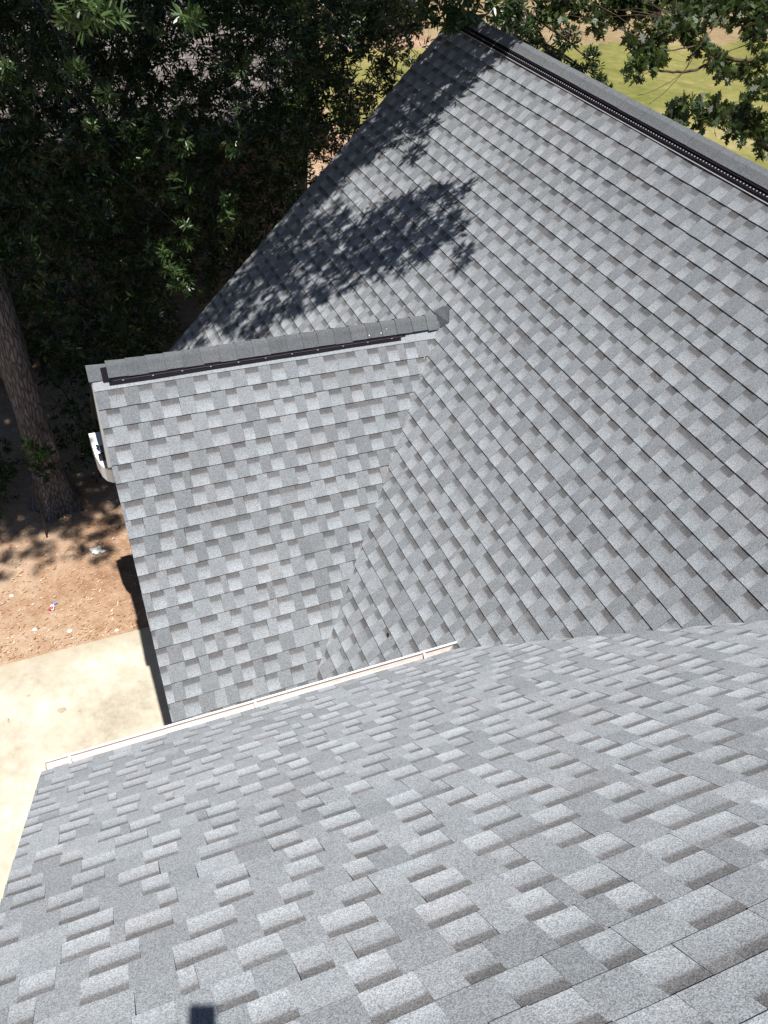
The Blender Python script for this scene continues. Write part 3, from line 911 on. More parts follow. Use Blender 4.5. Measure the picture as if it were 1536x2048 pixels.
DIM =  [(0.17,10.28,-2.01,0.34),(0.04,12.47,-2.34,0.29),(0.22,10.54,-2.10,0.33),(0.41,13.98,-2.78,0.47),(0.55,10.59,-2.00,0.29),(0.79,13.93,-2.57,0.29),(0.77,9.73,-1.91,0.48),(1.16,13.39,-2.40,0.28),(0.96,9.69,-1.82,0.35),(1.24,11.66,-2.16,0.43),(1.16,9.75,-1.90,0.35),(1.64,12.77,-2.41,0.33),(1.25,9.46,-1.87,0.47),(1.75,12.44,-2.46,0.49),(1.83,10.71,-1.96,0.43),(2.06,11.89,-2.23,0.42),(1.92,10.51,-2.02,0.36),(2.49,12.41,-2.25,0.46),(2.24,10.46,-2.01,0.49),(3.14,13.71,-2.64,0.31),(2.49,10.06,-1.96,0.40),(2.94,12.18,-2.40,0.37),(2.68,10.50,-1.95,0.49),(3.99,14.27,-2.62,0.32),(3.05,10.07,-1.81,0.30),(3.53,11.63,-2.26,0.40),(3.26,10.35,-1.93,0.30),(4.16,12.59,-2.29,0.29),(3.33,9.95,-1.79,0.48),(4.53,12.61,-2.34,0.43),(4.17,10.81,-1.97,0.37),(4.83,12.75,-2.44,0.43),(3.84,9.37,-1.64,0.31),(4.49,11.35,-2.04,0.33),(4.36,9.96,-1.94,0.36),(5.88,13.63,-2.59,0.49),(4.58,9.95,-1.89,0.46),(5.82,12.77,-2.48,0.44),(0.09,10.24,-2.11,0.29),(-0.04,12.68,-2.66,0.46),(0.18,10.23,-2.16,0.41),(0.43,12.95,-2.72,0.39),(0.56,10.35,-2.11,0.43),(0.56,13.51,-2.97,0.49),(0.67,9.80,-2.04,0.29),(0.87,13.87,-2.83,0.32),(0.95,9.42,-1.92,0.32),(1.28,12.90,-2.70,0.38),(1.25,11.05,-2.31,0.32),(1.47,11.80,-2.41,0.35),(1.31,9.99,-2.18,0.32),(1.56,11.87,-2.37,0.37),(1.84,10.99,-2.41,0.33),(1.93,11.51,-2.51,0.47),(1.86,9.91,-2.13,0.42),(2.60,13.56,-2.72,0.46),(2.39,11.10,-2.30,0.36),(2.78,12.36,-2.56,0.36),(2.24,9.74,-1.99,0.29),(2.73,11.28,-2.34,0.31),(2.79,10.01,-2.01,0.49),(3.52,13.68,-2.83,0.28),(2.76,9.80,-2.14,0.39),(3.27,11.42,-2.49,0.40),(3.34,10.71,-2.22,0.44),(3.91,12.52,-2.57,0.36),(4.04,10.36,-2.16,0.41),(4.55,12.00,-2.59,0.35),(4.64,11.12,-2.32,0.31),(5.25,12.67,-2.64,0.47),(4.15,9.77,-2.05,0.36),(6.06,13.63,-2.81,0.28),(5.11,10.59,-2.33,0.32),(5.80,12.36,-2.49,0.29),(-0.05,9.65,-2.15,0.46),(-0.06,11.22,-2.65,0.29),(0.13,10.85,-2.59,0.28),(0.41,12.02,-2.70,0.41),(0.37,10.00,-2.40,0.41),(0.65,13.48,-3.04,0.50),(0.78,10.84,-2.40,0.43),(0.81,12.01,-2.81,0.35),(0.97,10.42,-2.31,0.32),(1.10,13.02,-3.11,0.33),(1.30,11.01,-2.66,0.46),(1.44,13.01,-3.02,0.30),(1.48,10.29,-2.38,0.44),(1.85,14.26,-3.20,0.35),(1.57,9.89,-2.19,0.40),(1.83,11.99,-2.71,0.31),(1.97,10.14,-2.45,0.29),(2.23,10.19,-2.41,0.33),(2.58,11.12,-2.62,0.28),(3.15,13.61,-3.13,0.40),(2.81,10.54,-2.38,0.41),(3.19,11.22,-2.66,0.48),(3.16,10.22,-2.33,0.37),(4.32,13.80,-3.28,0.33),(3.25,9.58,-2.23,0.49),(4.48,12.48,-3.00,0.45),(3.56,9.50,-2.20,0.29),(5.42,14.16,-3.19,0.40),(4.04,9.87,-2.39,0.28),(4.65,11.67,-2.70,0.34),(4.42,9.95,-2.29,0.33),(5.01,10.44,-2.51,0.40),(6.06,12.96,-2.90,0.50),(0.02,10.14,-2.54,0.47),(-0.17,14.17,-3.46,0.42),(0.24,9.38,-2.36,0.40),(0.30,12.69,-3.08,0.49),(0.32,9.50,-2.29,0.43),(0.72,13.82,-3.37,0.33),(0.61,9.52,-2.45,0.39),(1.00,13.67,-3.40,0.38),(1.07,10.86,-2.72,0.30),(1.06,12.45,-3.04,0.37),(1.12,10.60,-2.66,0.41),(1.40,13.40,-3.45,0.37),(1.48,10.89,-2.67,0.36),(1.57,12.15,-3.19,0.32),(1.65,10.47,-2.66,0.37),(2.34,14.07,-3.42,0.38),(2.45,9.30,-2.36,0.28),(3.24,12.24,-3.11,0.31),(3.10,10.75,-2.79,0.28),(3.73,12.95,-3.31,0.46),(3.64,11.16,-2.74,0.40),(4.53,14.00,-3.50,0.50),(3.25,9.42,-2.41,0.45),(4.87,13.77,-3.44,0.40),(3.72,9.49,-2.52,0.33),(4.51,11.60,-2.85,0.48),(4.43,11.23,-2.79,0.41),(4.52,10.23,-2.55,0.41),(5.53,12.47,-3.13,0.39),(6.47,13.55,-3.49,0.37),(-0.22,11.09,-3.03,0.29),(-0.13,12.72,-3.51,0.30),(0.15,9.43,-2.49,0.35),(0.09,14.13,-3.85,0.33),(0.53,10.89,-2.94,0.40),(0.57,13.81,-3.89,0.31),(0.76,10.70,-2.84,0.29),(0.75,13.13,-3.49,0.35),(0.87,10.06,-2.70,0.48),(1.16,13.45,-3.69,0.50),(1.03,9.76,-2.60,0.31),(1.42,13.58,-3.81,0.30),(1.36,10.90,-2.97,0.39),(1.73,12.90,-3.50,0.41),(1.64,10.73,-2.99,0.36),(1.89,12.00,-3.22,0.29),(1.85,10.69,-2.86,0.41),(2.01,9.54,-2.73,0.29),(2.29,11.65,-3.31,0.46),(2.28,10.20,-2.92,0.38),(2.64,10.28,-2.94,0.41),(3.39,13.38,-3.61,0.42),(3.49,11.07,-3.13,0.38),(3.81,12.12,-3.54,0.39),(3.31,9.50,-2.57,0.28),(4.77,13.31,-3.71,0.38),(3.82,10.05,-2.93,0.30),(4.92,12.80,-3.46,0.36),(4.45,10.89,-3.15,0.49),(5.91,14.10,-4.12,0.36),(4.80,10.18,-2.97,0.44),(5.15,11.24,-3.26,0.36),(-0.10,10.83,-3.10,0.49),(-0.11,13.63,-4.06,0.49),(0.21,10.53,-3.07,0.30),(0.25,12.09,-3.45,0.41),(0.26,9.97,-2.93,0.43),(0.40,13.13,-3.99,0.44),(0.47,11.03,-3.32,0.31),(0.70,11.46,-3.48,0.42),(0.84,11.19,-3.30,0.41),(0.96,12.41,-3.79,0.31),(1.29,11.01,-3.21,0.49),(1.32,12.63,-3.66,0.40),(1.31,9.77,-3.05,0.29),(2.03,14.18,-4.09,0.48),(1.60,9.68,-2.89,0.41),(1.80,11.80,-3.61,0.38),(2.12,11.06,-3.37,0.45),(2.01,11.77,-3.59,0.30),(2.47,12.06,-3.55,0.33),(2.56,10.86,-3.30,0.49),(2.80,12.44,-3.63,0.29),(2.56,9.71,-2.91,0.43),(3.57,13.26,-3.96,0.33),(3.08,10.20,-3.09,0.32),(3.95,13.63,-4.09,0.31),(3.54,11.03,-3.36,0.42),(3.71,11.52,-3.43,0.41),(3.66,10.10,-3.00,0.36),(4.24,12.64,-3.92,0.39),(3.81,9.76,-3.05,0.49),(4.56,11.58,-3.64,0.42),(4.01,10.13,-3.07,0.38),(5.56,13.21,-4.12,0.38),(4.95,11.01,-3.33,0.46),(-0.20,11.15,-3.44,0.33),(-0.38,13.86,-4.42,0.34),(-0.05,10.38,-3.37,0.40),(0.05,13.62,-4.44,0.34),(0.23,10.89,-3.61,0.40),(0.25,12.08,-3.98,0.38),(0.55,10.64,-3.49,0.43),(0.60,13.52,-4.28,0.41),(0.97,11.17,-3.49,0.39),(0.82,11.41,-3.56,0.50),(1.15,10.91,-3.66,0.37),(1.10,11.94,-3.87,0.32),(1.41,11.17,-3.64,0.46),(1.48,12.93,-4.08,0.44),(1.67,10.19,-3.34,0.28),(1.69,11.38,-3.81,0.40),(1.76,9.33,-3.17,0.35),(2.30,13.68,-4.63,0.34),(1.89,9.35,-3.11,0.32),(2.55,11.93,-3.86,0.48),(2.57,10.79,-3.66,0.39),(2.89,12.90,-4.31,0.44),(2.50,9.41,-3.18,0.32),(3.78,13.89,-4.67,0.29),(2.80,9.60,-3.06,0.29),(3.44,10.60,-3.56,0.50),(3.81,12.14,-3.96,0.46),(3.46,9.75,-3.33,0.31),(4.20,12.00,-4.15,0.45),(4.12,10.63,-3.54,0.48),(4.62,12.41,-4.08,0.32),(4.48,10.93,-3.76,0.43),(4.89,11.78,-4.12,0.43),(5.03,11.56,-3.83,0.38),(-0.33,10.55,-3.62,0.31),(-0.32,13.90,-4.79,0.35),(-0.12,10.93,-3.75,0.31),(-0.10,14.26,-4.75,0.45),(0.10,10.13,-3.57,0.29),(0.14,11.32,-3.82,0.32),(0.35,9.49,-3.19,0.37),(0.67,12.84,-4.53,0.29),(0.78,9.32,-3.14,0.44),(0.88,12.05,-4.26,0.48),(1.19,11.12,-3.75,0.45),(1.44,13.66,-4.76,0.48),(1.28,9.62,-3.32,0.42),(1.50,12.60,-4.52,0.31),(1.52,10.63,-3.86,0.32),(1.98,14.12,-4.91,0.39),(1.66,9.77,-3.37,0.40),(2.32,13.75,-4.70,0.42),(2.08,10.10,-3.51,0.47),(2.26,11.50,-4.05,0.37),(2.45,11.20,-4.06,0.30),(2.62,11.57,-4.26,0.46),(2.68,10.79,-3.84,0.45),(3.46,12.87,-4.55,0.31),(3.06,10.05,-3.68,0.39),(3.57,12.22,-4.34,0.48),(3.20,10.34,-3.86,0.38),(3.89,12.21,-4.24,0.38),(3.13,9.31,-3.24,0.42),(4.41,13.14,-4.92,0.44),(3.56,9.69,-3.53,0.48),(4.73,12.53,-4.46,0.35),(-0.34,10.18,-3.84,0.36),(-0.28,12.46,-4.50,0.46),(-0.11,9.59,-3.56,0.33),(0.06,11.71,-4.22,0.28),(0.07,10.47,-3.83,0.47),(0.37,12.74,-4.67,0.37),(0.38,10.09,-3.83,0.44),(0.62,12.26,-4.52,0.30),(0.73,10.50,-4.00,0.34),(0.99,13.69,-5.01,0.49),(0.88,10.16,-3.83,0.35),(1.40,13.66,-5.06,0.45),(1.07,10.01,-3.85,0.36),(1.46,12.51,-4.67,0.45),(1.51,10.74,-3.96,0.37),(1.96,13.29,-4.91,0.41),(1.65,9.44,-3.70,0.39),(2.11,13.19,-4.95,0.46),(2.13,11.05,-4.34,0.48),(2.52,12.68,-4.88,0.29),(2.14,9.64,-3.79,0.38),(3.05,13.01,-4.96,0.40),(2.56,10.29,-3.83,0.42),(3.03,11.67,-4.66,0.30),(3.33,11.14,-4.45,0.48),(3.76,13.18,-5.13,0.41),(3.41,10.77,-4.30,0.29),(4.48,13.47,-5.23,0.49),(3.72,10.45,-4.03,0.37),(4.63,13.58,-5.17,0.37),(-0.31,10.74,-4.18,0.28),(-0.58,13.23,-5.26,0.30),(-0.18,10.85,-4.25,0.30),(-0.26,12.46,-4.83,0.44),(0.07,9.73,-3.90,0.36),(0.23,12.78,-5.04,0.37),(0.24,9.39,-3.72,0.31),(0.57,14.21,-5.75,0.44),(0.58,9.70,-3.79,0.34),(0.93,12.83,-5.11,0.39),(0.72,9.31,-3.76,0.42),(1.03,13.15,-5.44,0.39),(1.03,9.83,-3.90,0.48),(1.45,12.67,-5.12,0.36),(1.52,10.37,-4.20,0.44),(2.06,14.02,-5.56,0.32),(1.90,11.17,-4.69,0.36),(2.03,11.93,-4.92,0.37),(2.17,10.74,-4.32,0.50),(2.32,12.72,-5.39,0.45),(2.15,9.45,-3.89,0.34),(2.83,13.25,-5.46,0.37),(2.62,9.76,-4.19,0.35),(3.31,13.30,-5.40,0.45),(3.05,10.07,-4.22,0.49),(3.32,12.12,-5.05,0.44),(3.49,11.11,-4.53,0.49),(4.06,12.20,-5.01,0.36),(3.78,10.86,-4.59,0.50),(-0.37,9.61,-4.09,0.31),(-0.59,11.60,-4.99,0.29),(-0.27,10.42,-4.30,0.31),(-0.18,13.06,-5.52,0.46),(-0.02,10.17,-4.42,0.42),(0.18,13.75,-5.77,0.29),(0.29,9.47,-4.03,0.41),(0.51,12.19,-5.26,0.41),(0.67,10.72,-4.66,0.46),(0.67,12.72,-5.52,0.36),(0.85,10.69,-4.73,0.39),(1.24,12.96,-5.64,0.42),(1.11,10.12,-4.24,0.33),(1.40,11.57,-5.09,0.32),(1.33,10.71,-4.73,0.35),(1.69,13.04,-5.56,0.31),(1.72,11.20,-4.81,0.31),(2.37,13.95,-6.28,0.42),(2.12,10.96,-4.90,0.36),(2.21,11.24,-4.95,0.47),(2.26,9.62,-4.38,0.33),(2.64,11.69,-5.10,0.28),(2.53,10.26,-4.45,0.48),(3.45,14.22,-6.11,0.28),(2.89,10.43,-4.74,0.37),(3.93,13.01,-5.69,0.46),(3.45,10.39,-4.56,0.33),(3.61,11.47,-5.03,0.50),(-0.41,9.47,-4.21,0.32),(-0.67,13.65,-6.14,0.36),(-0.24,10.72,-4.74,0.31),(-0.41,13.31,-6.10,0.39),(0.01,9.40,-4.13,0.47),(-0.10,11.87,-5.37,0.49),(0.29,10.49,-4.68,0.36),(0.23,12.19,-5.38,0.50),(0.52,10.15,-4.60,0.30),(0.75,12.33,-5.68,0.37),(0.87,9.92,-4.59,0.31),(1.22,13.33,-6.15,0.37),(1.06,10.25,-4.64,0.46),(1.20,12.94,-5.97,0.32),(1.23,10.12,-4.70,0.44),(1.80,13.11,-6.04,0.42),(1.73,10.97,-5.03,0.40),(1.92,12.36,-5.91,0.32),(1.98,10.70,-4.95,0.34),(2.58,12.49,-5.74,0.44),(2.37,9.98,-4.85,0.35),(2.42,11.55,-5.33,0.43),(2.59,10.75,-4.95,0.29),(3.24,12.55,-5.80,0.50),(2.91,10.44,-5.17,0.45),(3.43,12.30,-5.92,0.32),(-0.59,10.18,-4.83,0.43),(-0.67,11.54,-5.43,0.48),(-0.27,9.81,-4.56,0.41),(-0.38,14.04,-6.49,0.35),(0.01,11.05,-5.43,0.32),(-0.04,13.35,-6.29,0.46),(0.17,9.33,-4.43,0.49),(0.08,13.84,-6.73,0.36),(0.42,11.02,-5.29,0.35),(1.01,10.51,-5.06,0.35),(1.20,12.54,-6.25,0.42),(1.51,10.81,-5.21,0.44),(1.87,13.22,-6.56,0.33),(1.45,9.34,-4.52,0.33),(1.72,11.22,-5.49,0.28),(2.01,9.88,-5.05,0.32),(2.05,11.23,-5.55,0.42),(2.37,10.95,-5.40,0.46),(2.85,12.84,-6.61,0.33),(2.96,12.36,-6.12,0.45),(-0.59,10.20,-5.20,0.35),(-0.76,11.52,-5.92,0.48),(-0.29,9.33,-4.65,0.40),(-0.68,12.60,-6.53,0.36),(-0.28,10.61,-5.39,0.40),(-0.04,13.35,-6.92,0.38),(0.14,11.14,-5.73,0.47),(0.07,13.48,-6.74,0.34),(0.39,12.62,-6.60,0.44),(0.70,9.38,-4.80,0.29),(1.09,10.47,-5.34,0.36),(1.22,13.56,-7.25,0.41),(1.30,9.30,-5.01,0.39),(1.74,13.66,-7.22,0.34),(1.91,13.26,-7.12,0.37),(1.98,9.84,-5.15,0.45),(-0.81,9.92,-5.22,0.31),(-0.87,12.57,-6.84,0.41),(-0.54,9.41,-5.14,0.34),(-0.53,12.90,-6.76,0.42),(-0.25,10.00,-5.52,0.36),(-0.05,9.31,-5.07,0.38),(0.13,11.83,-6.56,0.39),(0.55,11.45,-6.35,0.41),(0.87,9.39,-5.32,0.32),(1.03,11.57,-6.26,0.46),(1.13,10.16,-5.68,0.40),(1.50,13.40,-7.41,0.32),(1.46,9.79,-5.61,0.30),(1.53,11.27,-6.54,0.33),(-0.72,9.97,-5.61,0.48),(-1.01,12.94,-7.12,0.39),(-0.64,9.87,-5.53,0.46),(-0.16,9.67,-5.60,0.38),(0.04,9.46,-5.58,0.37),(0.00,11.60,-6.71,0.36),(0.38,10.78,-6.37,0.38),(0.57,10.68,-6.18,0.39),(0.90,9.46,-5.60,0.46),(1.02,11.28,-6.57,0.31),(1.04,9.92,-5.89,0.45),(1.50,12.65,-7.65,0.40),(1.56,11.70,-7.11,0.42),(-0.73,9.56,-5.77,0.29),(-1.23,12.65,-7.59,0.42),(-0.61,10.17,-6.17,0.28),(-0.40,10.02,-6.01,0.34),(-0.14,9.52,-5.88,0.32),(-0.09,11.31,-7.03,0.48),(0.18,11.01,-6.66,0.33),(0.14,11.69,-7.39,0.33),(0.47,10.15,-6.29,0.34),(0.79,9.42,-6.04,0.35),(0.94,11.44,-7.35,0.42),(1.05,9.37,-5.92,0.37),(1.29,12.06,-7.60,0.47)]
MID =  [(4.33,8.20,-1.69,0.17),(4.50,8.00,-1.62,0.20),(4.99,8.30,-1.67,0.18),(4.43,8.10,-1.77,0.09),(4.25,8.40,-1.68,0.13),(5.61,9.00,-1.97,0.17),(6.10,9.30,-2.12,0.21),(6.33,9.30,-2.34,0.19),(6.63,9.30,-2.45,0.19),(6.97,9.40,-2.63,0.17),(6.56,9.60,-2.08,0.21),(7.14,9.80,-2.32,0.20),(7.40,9.60,-2.54,0.17),(6.92,9.00,-2.70,0.13),(7.64,9.60,-2.79,0.11),(5.71,9.00,-1.80,0.19),(6.59,9.60,-1.89,0.19),(7.33,9.00,-2.77,0.08)]
RED =  [(6.90,8.00,-2.05,0.17),(7.06,8.00,-1.90,0.17),(7.37,8.20,-1.83,0.17),(7.71,8.40,-1.74,0.18),(6.66,7.80,-2.18,0.12),(6.91,7.80,-2.10,0.14),(7.69,8.00,-2.01,0.14),(7.98,8.00,-2.15,0.14),(8.05,7.90,-2.23,0.11),(8.36,7.90,-2.29,0.13),(6.78,7.00,-2.31,0.16),(6.73,7.00,-2.43,0.11),(7.23,7.00,-2.37,0.15),(7.50,7.00,-2.49,0.17),(7.76,7.00,-2.42,0.19),(7.60,6.80,-2.13,0.14),(7.87,6.90,-2.53,0.19),(7.61,6.90,-2.59,0.14),(8.12,6.90,-2.76,0.14),(7.06,7.00,-2.47,0.09),(8.23,8.40,-1.77,0.20),(8.58,8.40,-1.69,0.22),(8.72,8.20,-1.70,0.20),(7.62,8.80,-1.75,0.21),(7.33,9.00,-1.76,0.18),(7.13,9.20,-1.86,0.21),(6.84,9.30,-1.91,0.16),(8.53,8.00,-1.92,0.14),(8.58,7.80,-2.16,0.13),(7.24,9.00,-1.95,0.12),(7.17,8.60,-2.04,0.12),(7.65,8.20,-1.88,0.13),(8.54,8.10,-1.83,0.14),(6.50,9.00,-1.70,0.18),(7.22,9.00,-1.69,0.20),(7.80,8.80,-1.63,0.21),(8.40,8.60,-1.61,0.21),(8.84,8.40,-1.57,0.21),(6.27,9.00,-1.87,0.15),(6.90,9.00,-1.94,0.15),(7.44,8.80,-1.85,0.15),(8.12,8.60,-1.68,0.18)]
sdv = np.array(SD)
# places on the main slope that lie in leaf shadow (x, y, z, radius)
ROOF = [(4.59,8.63,-2.01,.24),(4.37,8.61,-2.24,.33),(4.51,8.2,-2.09,.26),(4.65,7.86,-1.94,.18),(4.46,7.69,-2.15,.18),(4.25,7.83,-2.37,.26),(4.13,8.29,-2.49,.32),(4.02,7.71,-2.61,.16),(3.86,8.42,-2.78,.28),(3.67,8.24,-2.97,.25),(3.82,7.43,-2.81,.11),(3.49,8.35,-3.16,.22),(3.28,8.56,-3.38,.29),(3.07,8.45,-3.61,.34),(3.35,7.13,-3.31,.2),(3.54,6.86,-3.11,.22),(3.68,6.63,-2.96,.17),(3.87,6.39,-2.76,.08),(3.56,6.23,-3.09,.19),(3.37,6.44,-3.29,.24),(3.21,6.78,-3.46,.2),(3.1,7.3,-3.57,.26),(2.95,7.8,-3.73,.27),(2.71,8.29,-3.98,.29),(2.48,8.11,-4.23,.29),(2.67,7.64,-4.02,.27),(2.81,7.08,-3.88,.21),(3.02,6.8,-3.66,.2),(3.56,5.79,-3.09,.1),(2.25,8.15,-4.47,.29),(1.99,8.36,-4.74,.24),(2.01,7.97,-4.72,.17),(2.37,7.41,-4.34,.22),(2.17,7.51,-4.55,.17),(2.59,7.08,-4.11,.13),(3.63,8.87,-3.01,.26),(4.08,8.84,-2.55,.28),(4.75,7.45,-1.84,.14),(4.72,7.7,-1.88,.2),(4.6,8.05,-2.0,.24),(4.3,8.05,-2.3,.2),(3.9,8.0,-2.72,.2)]
SOIL = [(-.81,8.82,.24),(-.73,8.38,.22),(-.1,8.27,.22),(-.24,8.68,.28),(.21,8.53,.28),(-1.08,8.35,.2),(-.8,7.97,.09),(-.42,8.84,.28),(-.98,9.14,.28),(-.02,7.9,.12),(-1.14,8.72,.2),(-.55,8.1,.1),(.1,8.05,.12),(-1.2,8.0,.12),(-.3,8.05,.08),(.2,7.75,.07)]

def trunk_mesh(mb, base, top, r0, r1, seed, flare=1.7, n=18, rows=40):
    rnd = random.Random(seed)
    base, top = Vector(base), Vector(top)
    ph_ = [rnd.uniform(0, 6.28) for _ in range(6)]
    i0 = len(mb.v)
    for i in range(rows + 1):
        t = i / rows
        h = (top - base).length * t
        p = base.lerp(top, t) + Vector((.04 * math.sin(t * 5 + ph_[0]), .04 * math.sin(t * 4 + ph_[1]), 0)) * min(1, t * 3)
        r = (r0 + (r1 - r0) * t) * (1 + (flare - 1) * math.exp(-h / .35))
        for k_ in range(n):
            a = 2 * math.pi * k_ / n
            lob = 1 + .22 * math.exp(-h / .3) * math.sin(5 * a + ph_[2]) + .04 * math.sin(3 * a + 2 * t * 7 + ph_[3]) + rnd.uniform(-.035, .035)
            mb.v.append((p.x + r * lob * math.cos(a), p.y + r * lob * math.sin(a), p.z)); mb.at.append((.3, 0, .5))
    for i in range(rows):
        for k_ in range(n):
            j = (k_ + 1) % n
            mb.f.append((i0 + i * n + k_, i0 + i * n + j, i0 + (i + 1) * n + j, i0 + (i + 1) * n + k_)); mb.mi.append(0)
def limb(mb, pts, r0, r1, n=8, sub=4, seed=0):
    rnd = random.Random(seed)
    P = [Vector(p) for p in pts]
    out = []
    for i in range(len(P) - 1):
        a, b = P[i], P[i + 1]
        p0, p3 = P[max(i - 1, 0)], P[min(i + 2, len(P) - 1)]
        for s_ in range(sub):
            t = s_ / sub
            q = .5 * ((2 * a) + (b - p0) * t + (2 * p0 - 5 * a + 4 * b - p3) * t * t + (3 * a - p0 - 3 * b + p3) * t ** 3)
            out.append(q + Vector((rnd.uniform(-1, 1), rnd.uniform(-1, 1), rnd.uniform(-1, 1))) * r0 * .25)
    out.append(P[-1])
    m_ = len(out)
    mb.tube(out, [r0 + (r1 - r0) * i / (m_ - 1) for i in range(m_)], n)

# front willow oak: trunk beside the house, crown over the far corner of the roof
rng = np.random.default_rng(3)
oak = thing('oak_tree', (-.4, 9.2, GZ), 'tall oak with thick ridged trunk standing on the dirt left of the gable', 'tree', 'oaks around the house')
mb = MB()
trunk_mesh(mb, (-.4, 9.2, GZ - .02), (-.75, 9.5, 3.0), .192, .165, 1, 1.8)
trk = mb.build('trunk', M['bark'], oak, smooth=True)
mb = MB()
T0 = Vector((-.7, 9.45, 1.2))
for i, (e, m_) in enumerate((((3.6, 7.2, 1.6), (1.6, 8.6, 1.9)), ((2.6, 6.6, 1.2), (.9, 8.3, 1.5)), ((2.9, 9.8, 1.8), (1, 9.8, 2.2)), ((-3.2, 8.6, 2), (-1.8, 9, 2)), ((.6, 12.6, 2.2), (-.2, 11, 2.2)), ((-1.6, 6.6, 2.6), (-1, 8, 2.4)), ((.8, 6.7, -1.2), (.2, 8.2, .4)))):
    limb(mb, (T0 + Vector((0, 0, .15 * i - .3)), m_, e), .085, .02, 8, 5, i)
for i, (x, y, z, r) in enumerate(LIT[3:10]):
    limb(mb, ((x * .4, 9.9, z + .9), ((x * 1.4) * .5, (y + 9.9) / 2, z + .5), (x, y, z)), .005, .003, 5, 4, i)
mb.build('limb', M['bark'], oak, smooth=True)
parts = []
nearL = [l for l in LIT if l[0] < 2.3]
for (x, y, z, r) in nearL:
    n = max(4, int(330 * r * r) + 5)
    p, d = blob((x, y, z), r, n, rng)
    big = .104 if y < 8.6 else .096
    parts.append(leaves(p, d, 16, big, big * .2, WILLOW, rng, tn=(.6, 1)))  # sunlight painted into the colour: sunlit clusters get lighter leaf tones
# leafy ends hanging over the roof: each one throws one patch of the dappled shadow
for (x, y, z, r) in ROOF:
    s = max(1.9, (-.12 * y - z) / .965 + .35) + rng.uniform(0, .5)
    c_ = np.array((x, y, z)) - sdv * s
    n = max(4, int(760 * r * r))
    p, d = blob(c_, r * 1.25, n, rng, .6, .2)
    parts.append(leaves(p, d, 15, .105, .022, WILLOW, rng))
for (x, y, r) in SOIL:
    c_ = np.array((x, y, GZ)) - sdv * rng.uniform(10, 13)
    p, d = blob(c_, r * 1.0, max(3, int(420 * r * r)), rng, .6, .2)
    parts.append(leaves(p, d, 14, .11, .024, WILLOW, rng))
# high crown, denser leaves
n = 21000
x = rng.uniform(-6, 5.4, n); y = rng.uniform(5.4, 12.9, n); z = rng.uniform(.4, 5, n)
ysh = y + .2715 * (z - np.where(x < .6, GZ, zB(np.clip(x, 1, 4.8)) - .2))
keep = ysh > np.where(x < .6, 8.85, np.where(x > 3.3, 8.3, np.where(x > 1.9, 8.0, 8.5))) + rng.normal(0, 1, n) * np.where(x < .6, .12, .22)
P = np.stack([x, y, z], 1)
dens = np.sin(x * 1.7 + 1) * np.sin(y * 1.9 + .4) * np.sin(z * 1.3)
keep &= dens > -.75
for (lx, ly, lz, lr) in LIT:                              # gaps the sun comes through
    a = P - np.array((lx, ly, lz))
    t = a @ (-sdv)
    dist = np.linalg.norm(a - t[:, None] * (-sdv), axis=1)
    keep &= ~((t > 0) & (dist < lr * .75 + .07))
keep &= ~((x > 1.7) & (ysh < 9.1) & (rng.random(n) < .8))
P = P[keep]
d = rng.normal(size=P.shape) + np.array([0, 0, .5])
parts.append(leaves(P, d, 10, .17, .06, QUAD, rng))
# lower shaded growth
for (x, y, z, r) in DIM:
    if x >= 2.2:
        continue
    p, d = blob((x, y, z), r, int(14 + 60 * r * r), rng)
    parts.append(leaves(p, d, 13, .1, .021, WILLOW, rng))
leaf_object('crown', parts, M['leaf_willow'], oak)

oak2 = thing('oak_tree', (4.9, 14.1, GZ), 'shaded oak with dark limb in front of the brick house', 'tree', 'oaks around the house')
mb = MB()
trunk_mesh(mb, (4.9, 14.1, GZ - .02), (4.9, 14.0, 1.6), .17, .13, 5, 1.6)
mb.build('trunk', M['bark'], oak2, smooth=True)
mb = MB()
limb(mb, ((4.85, 14.0, .4), (3.6, 13.2, -1.0), (2.75, 12.7, -1.9), (2.34, 12.6, -2.6), (2.12, 12.7, -2.98), (1.89, 12.8, -3.45), (1.66, 13, -4.25)), .09, .03, 8, 5, 2)
for i, (x, y, z, r) in enumerate([l for l in LIT if l[0] >= 2.3][:6]):
    limb(mb, ((4.85, 14.0, z + .7), ((x + 2.6) / 2, (y + 13) / 2, z + .5), (x, y, z)), .012, .004, 6, 4, i)
mb.build('limb', M['bark'], oak2, smooth=True)
parts = []
for (x, y, z, r) in [l for l in LIT if l[0] >= 2.3]:
    p, d = blob((x, y, z), r, max(4, int(260 * r * r) + 4), rng)
    parts.append(leaves(p, d, 15, .1, .02, WILLOW, rng, tn=(.55, 1)))  # lighter tones paint the sunlight on these clusters
for (x, y, z, r) in DIM:
    if x < 2.2:
        continue
    p, d = blob((x, y, z), r, int(14 + 60 * r * r), rng)
    parts.append(leaves(p, d, 13, .1, .021, WILLOW, rng))
n = 5200
P = np.stack([rng.uniform(1.5, 6.5, n), rng.uniform(9.5, 13.2, n), rng.uniform(.2, 3, n)], 1)
kk = np.ones(n, bool)
for (lx, ly, lz, lr) in LIT:
    a = P - np.array((lx, ly, lz)); t = a @ (-sdv)
    kk &= ~((t > 0) & (np.linalg.norm(a - t[:, None] * (-sdv), axis=1) < lr * .75 + .07))
P = P[kk]
parts.append(leaves(P, rng.normal(size=P.shape) + np.array([0, 0, .5]), 11, .15, .045, QUAD, rng))
leaf_object('crown', parts, M['leaf_willow'], oak2)

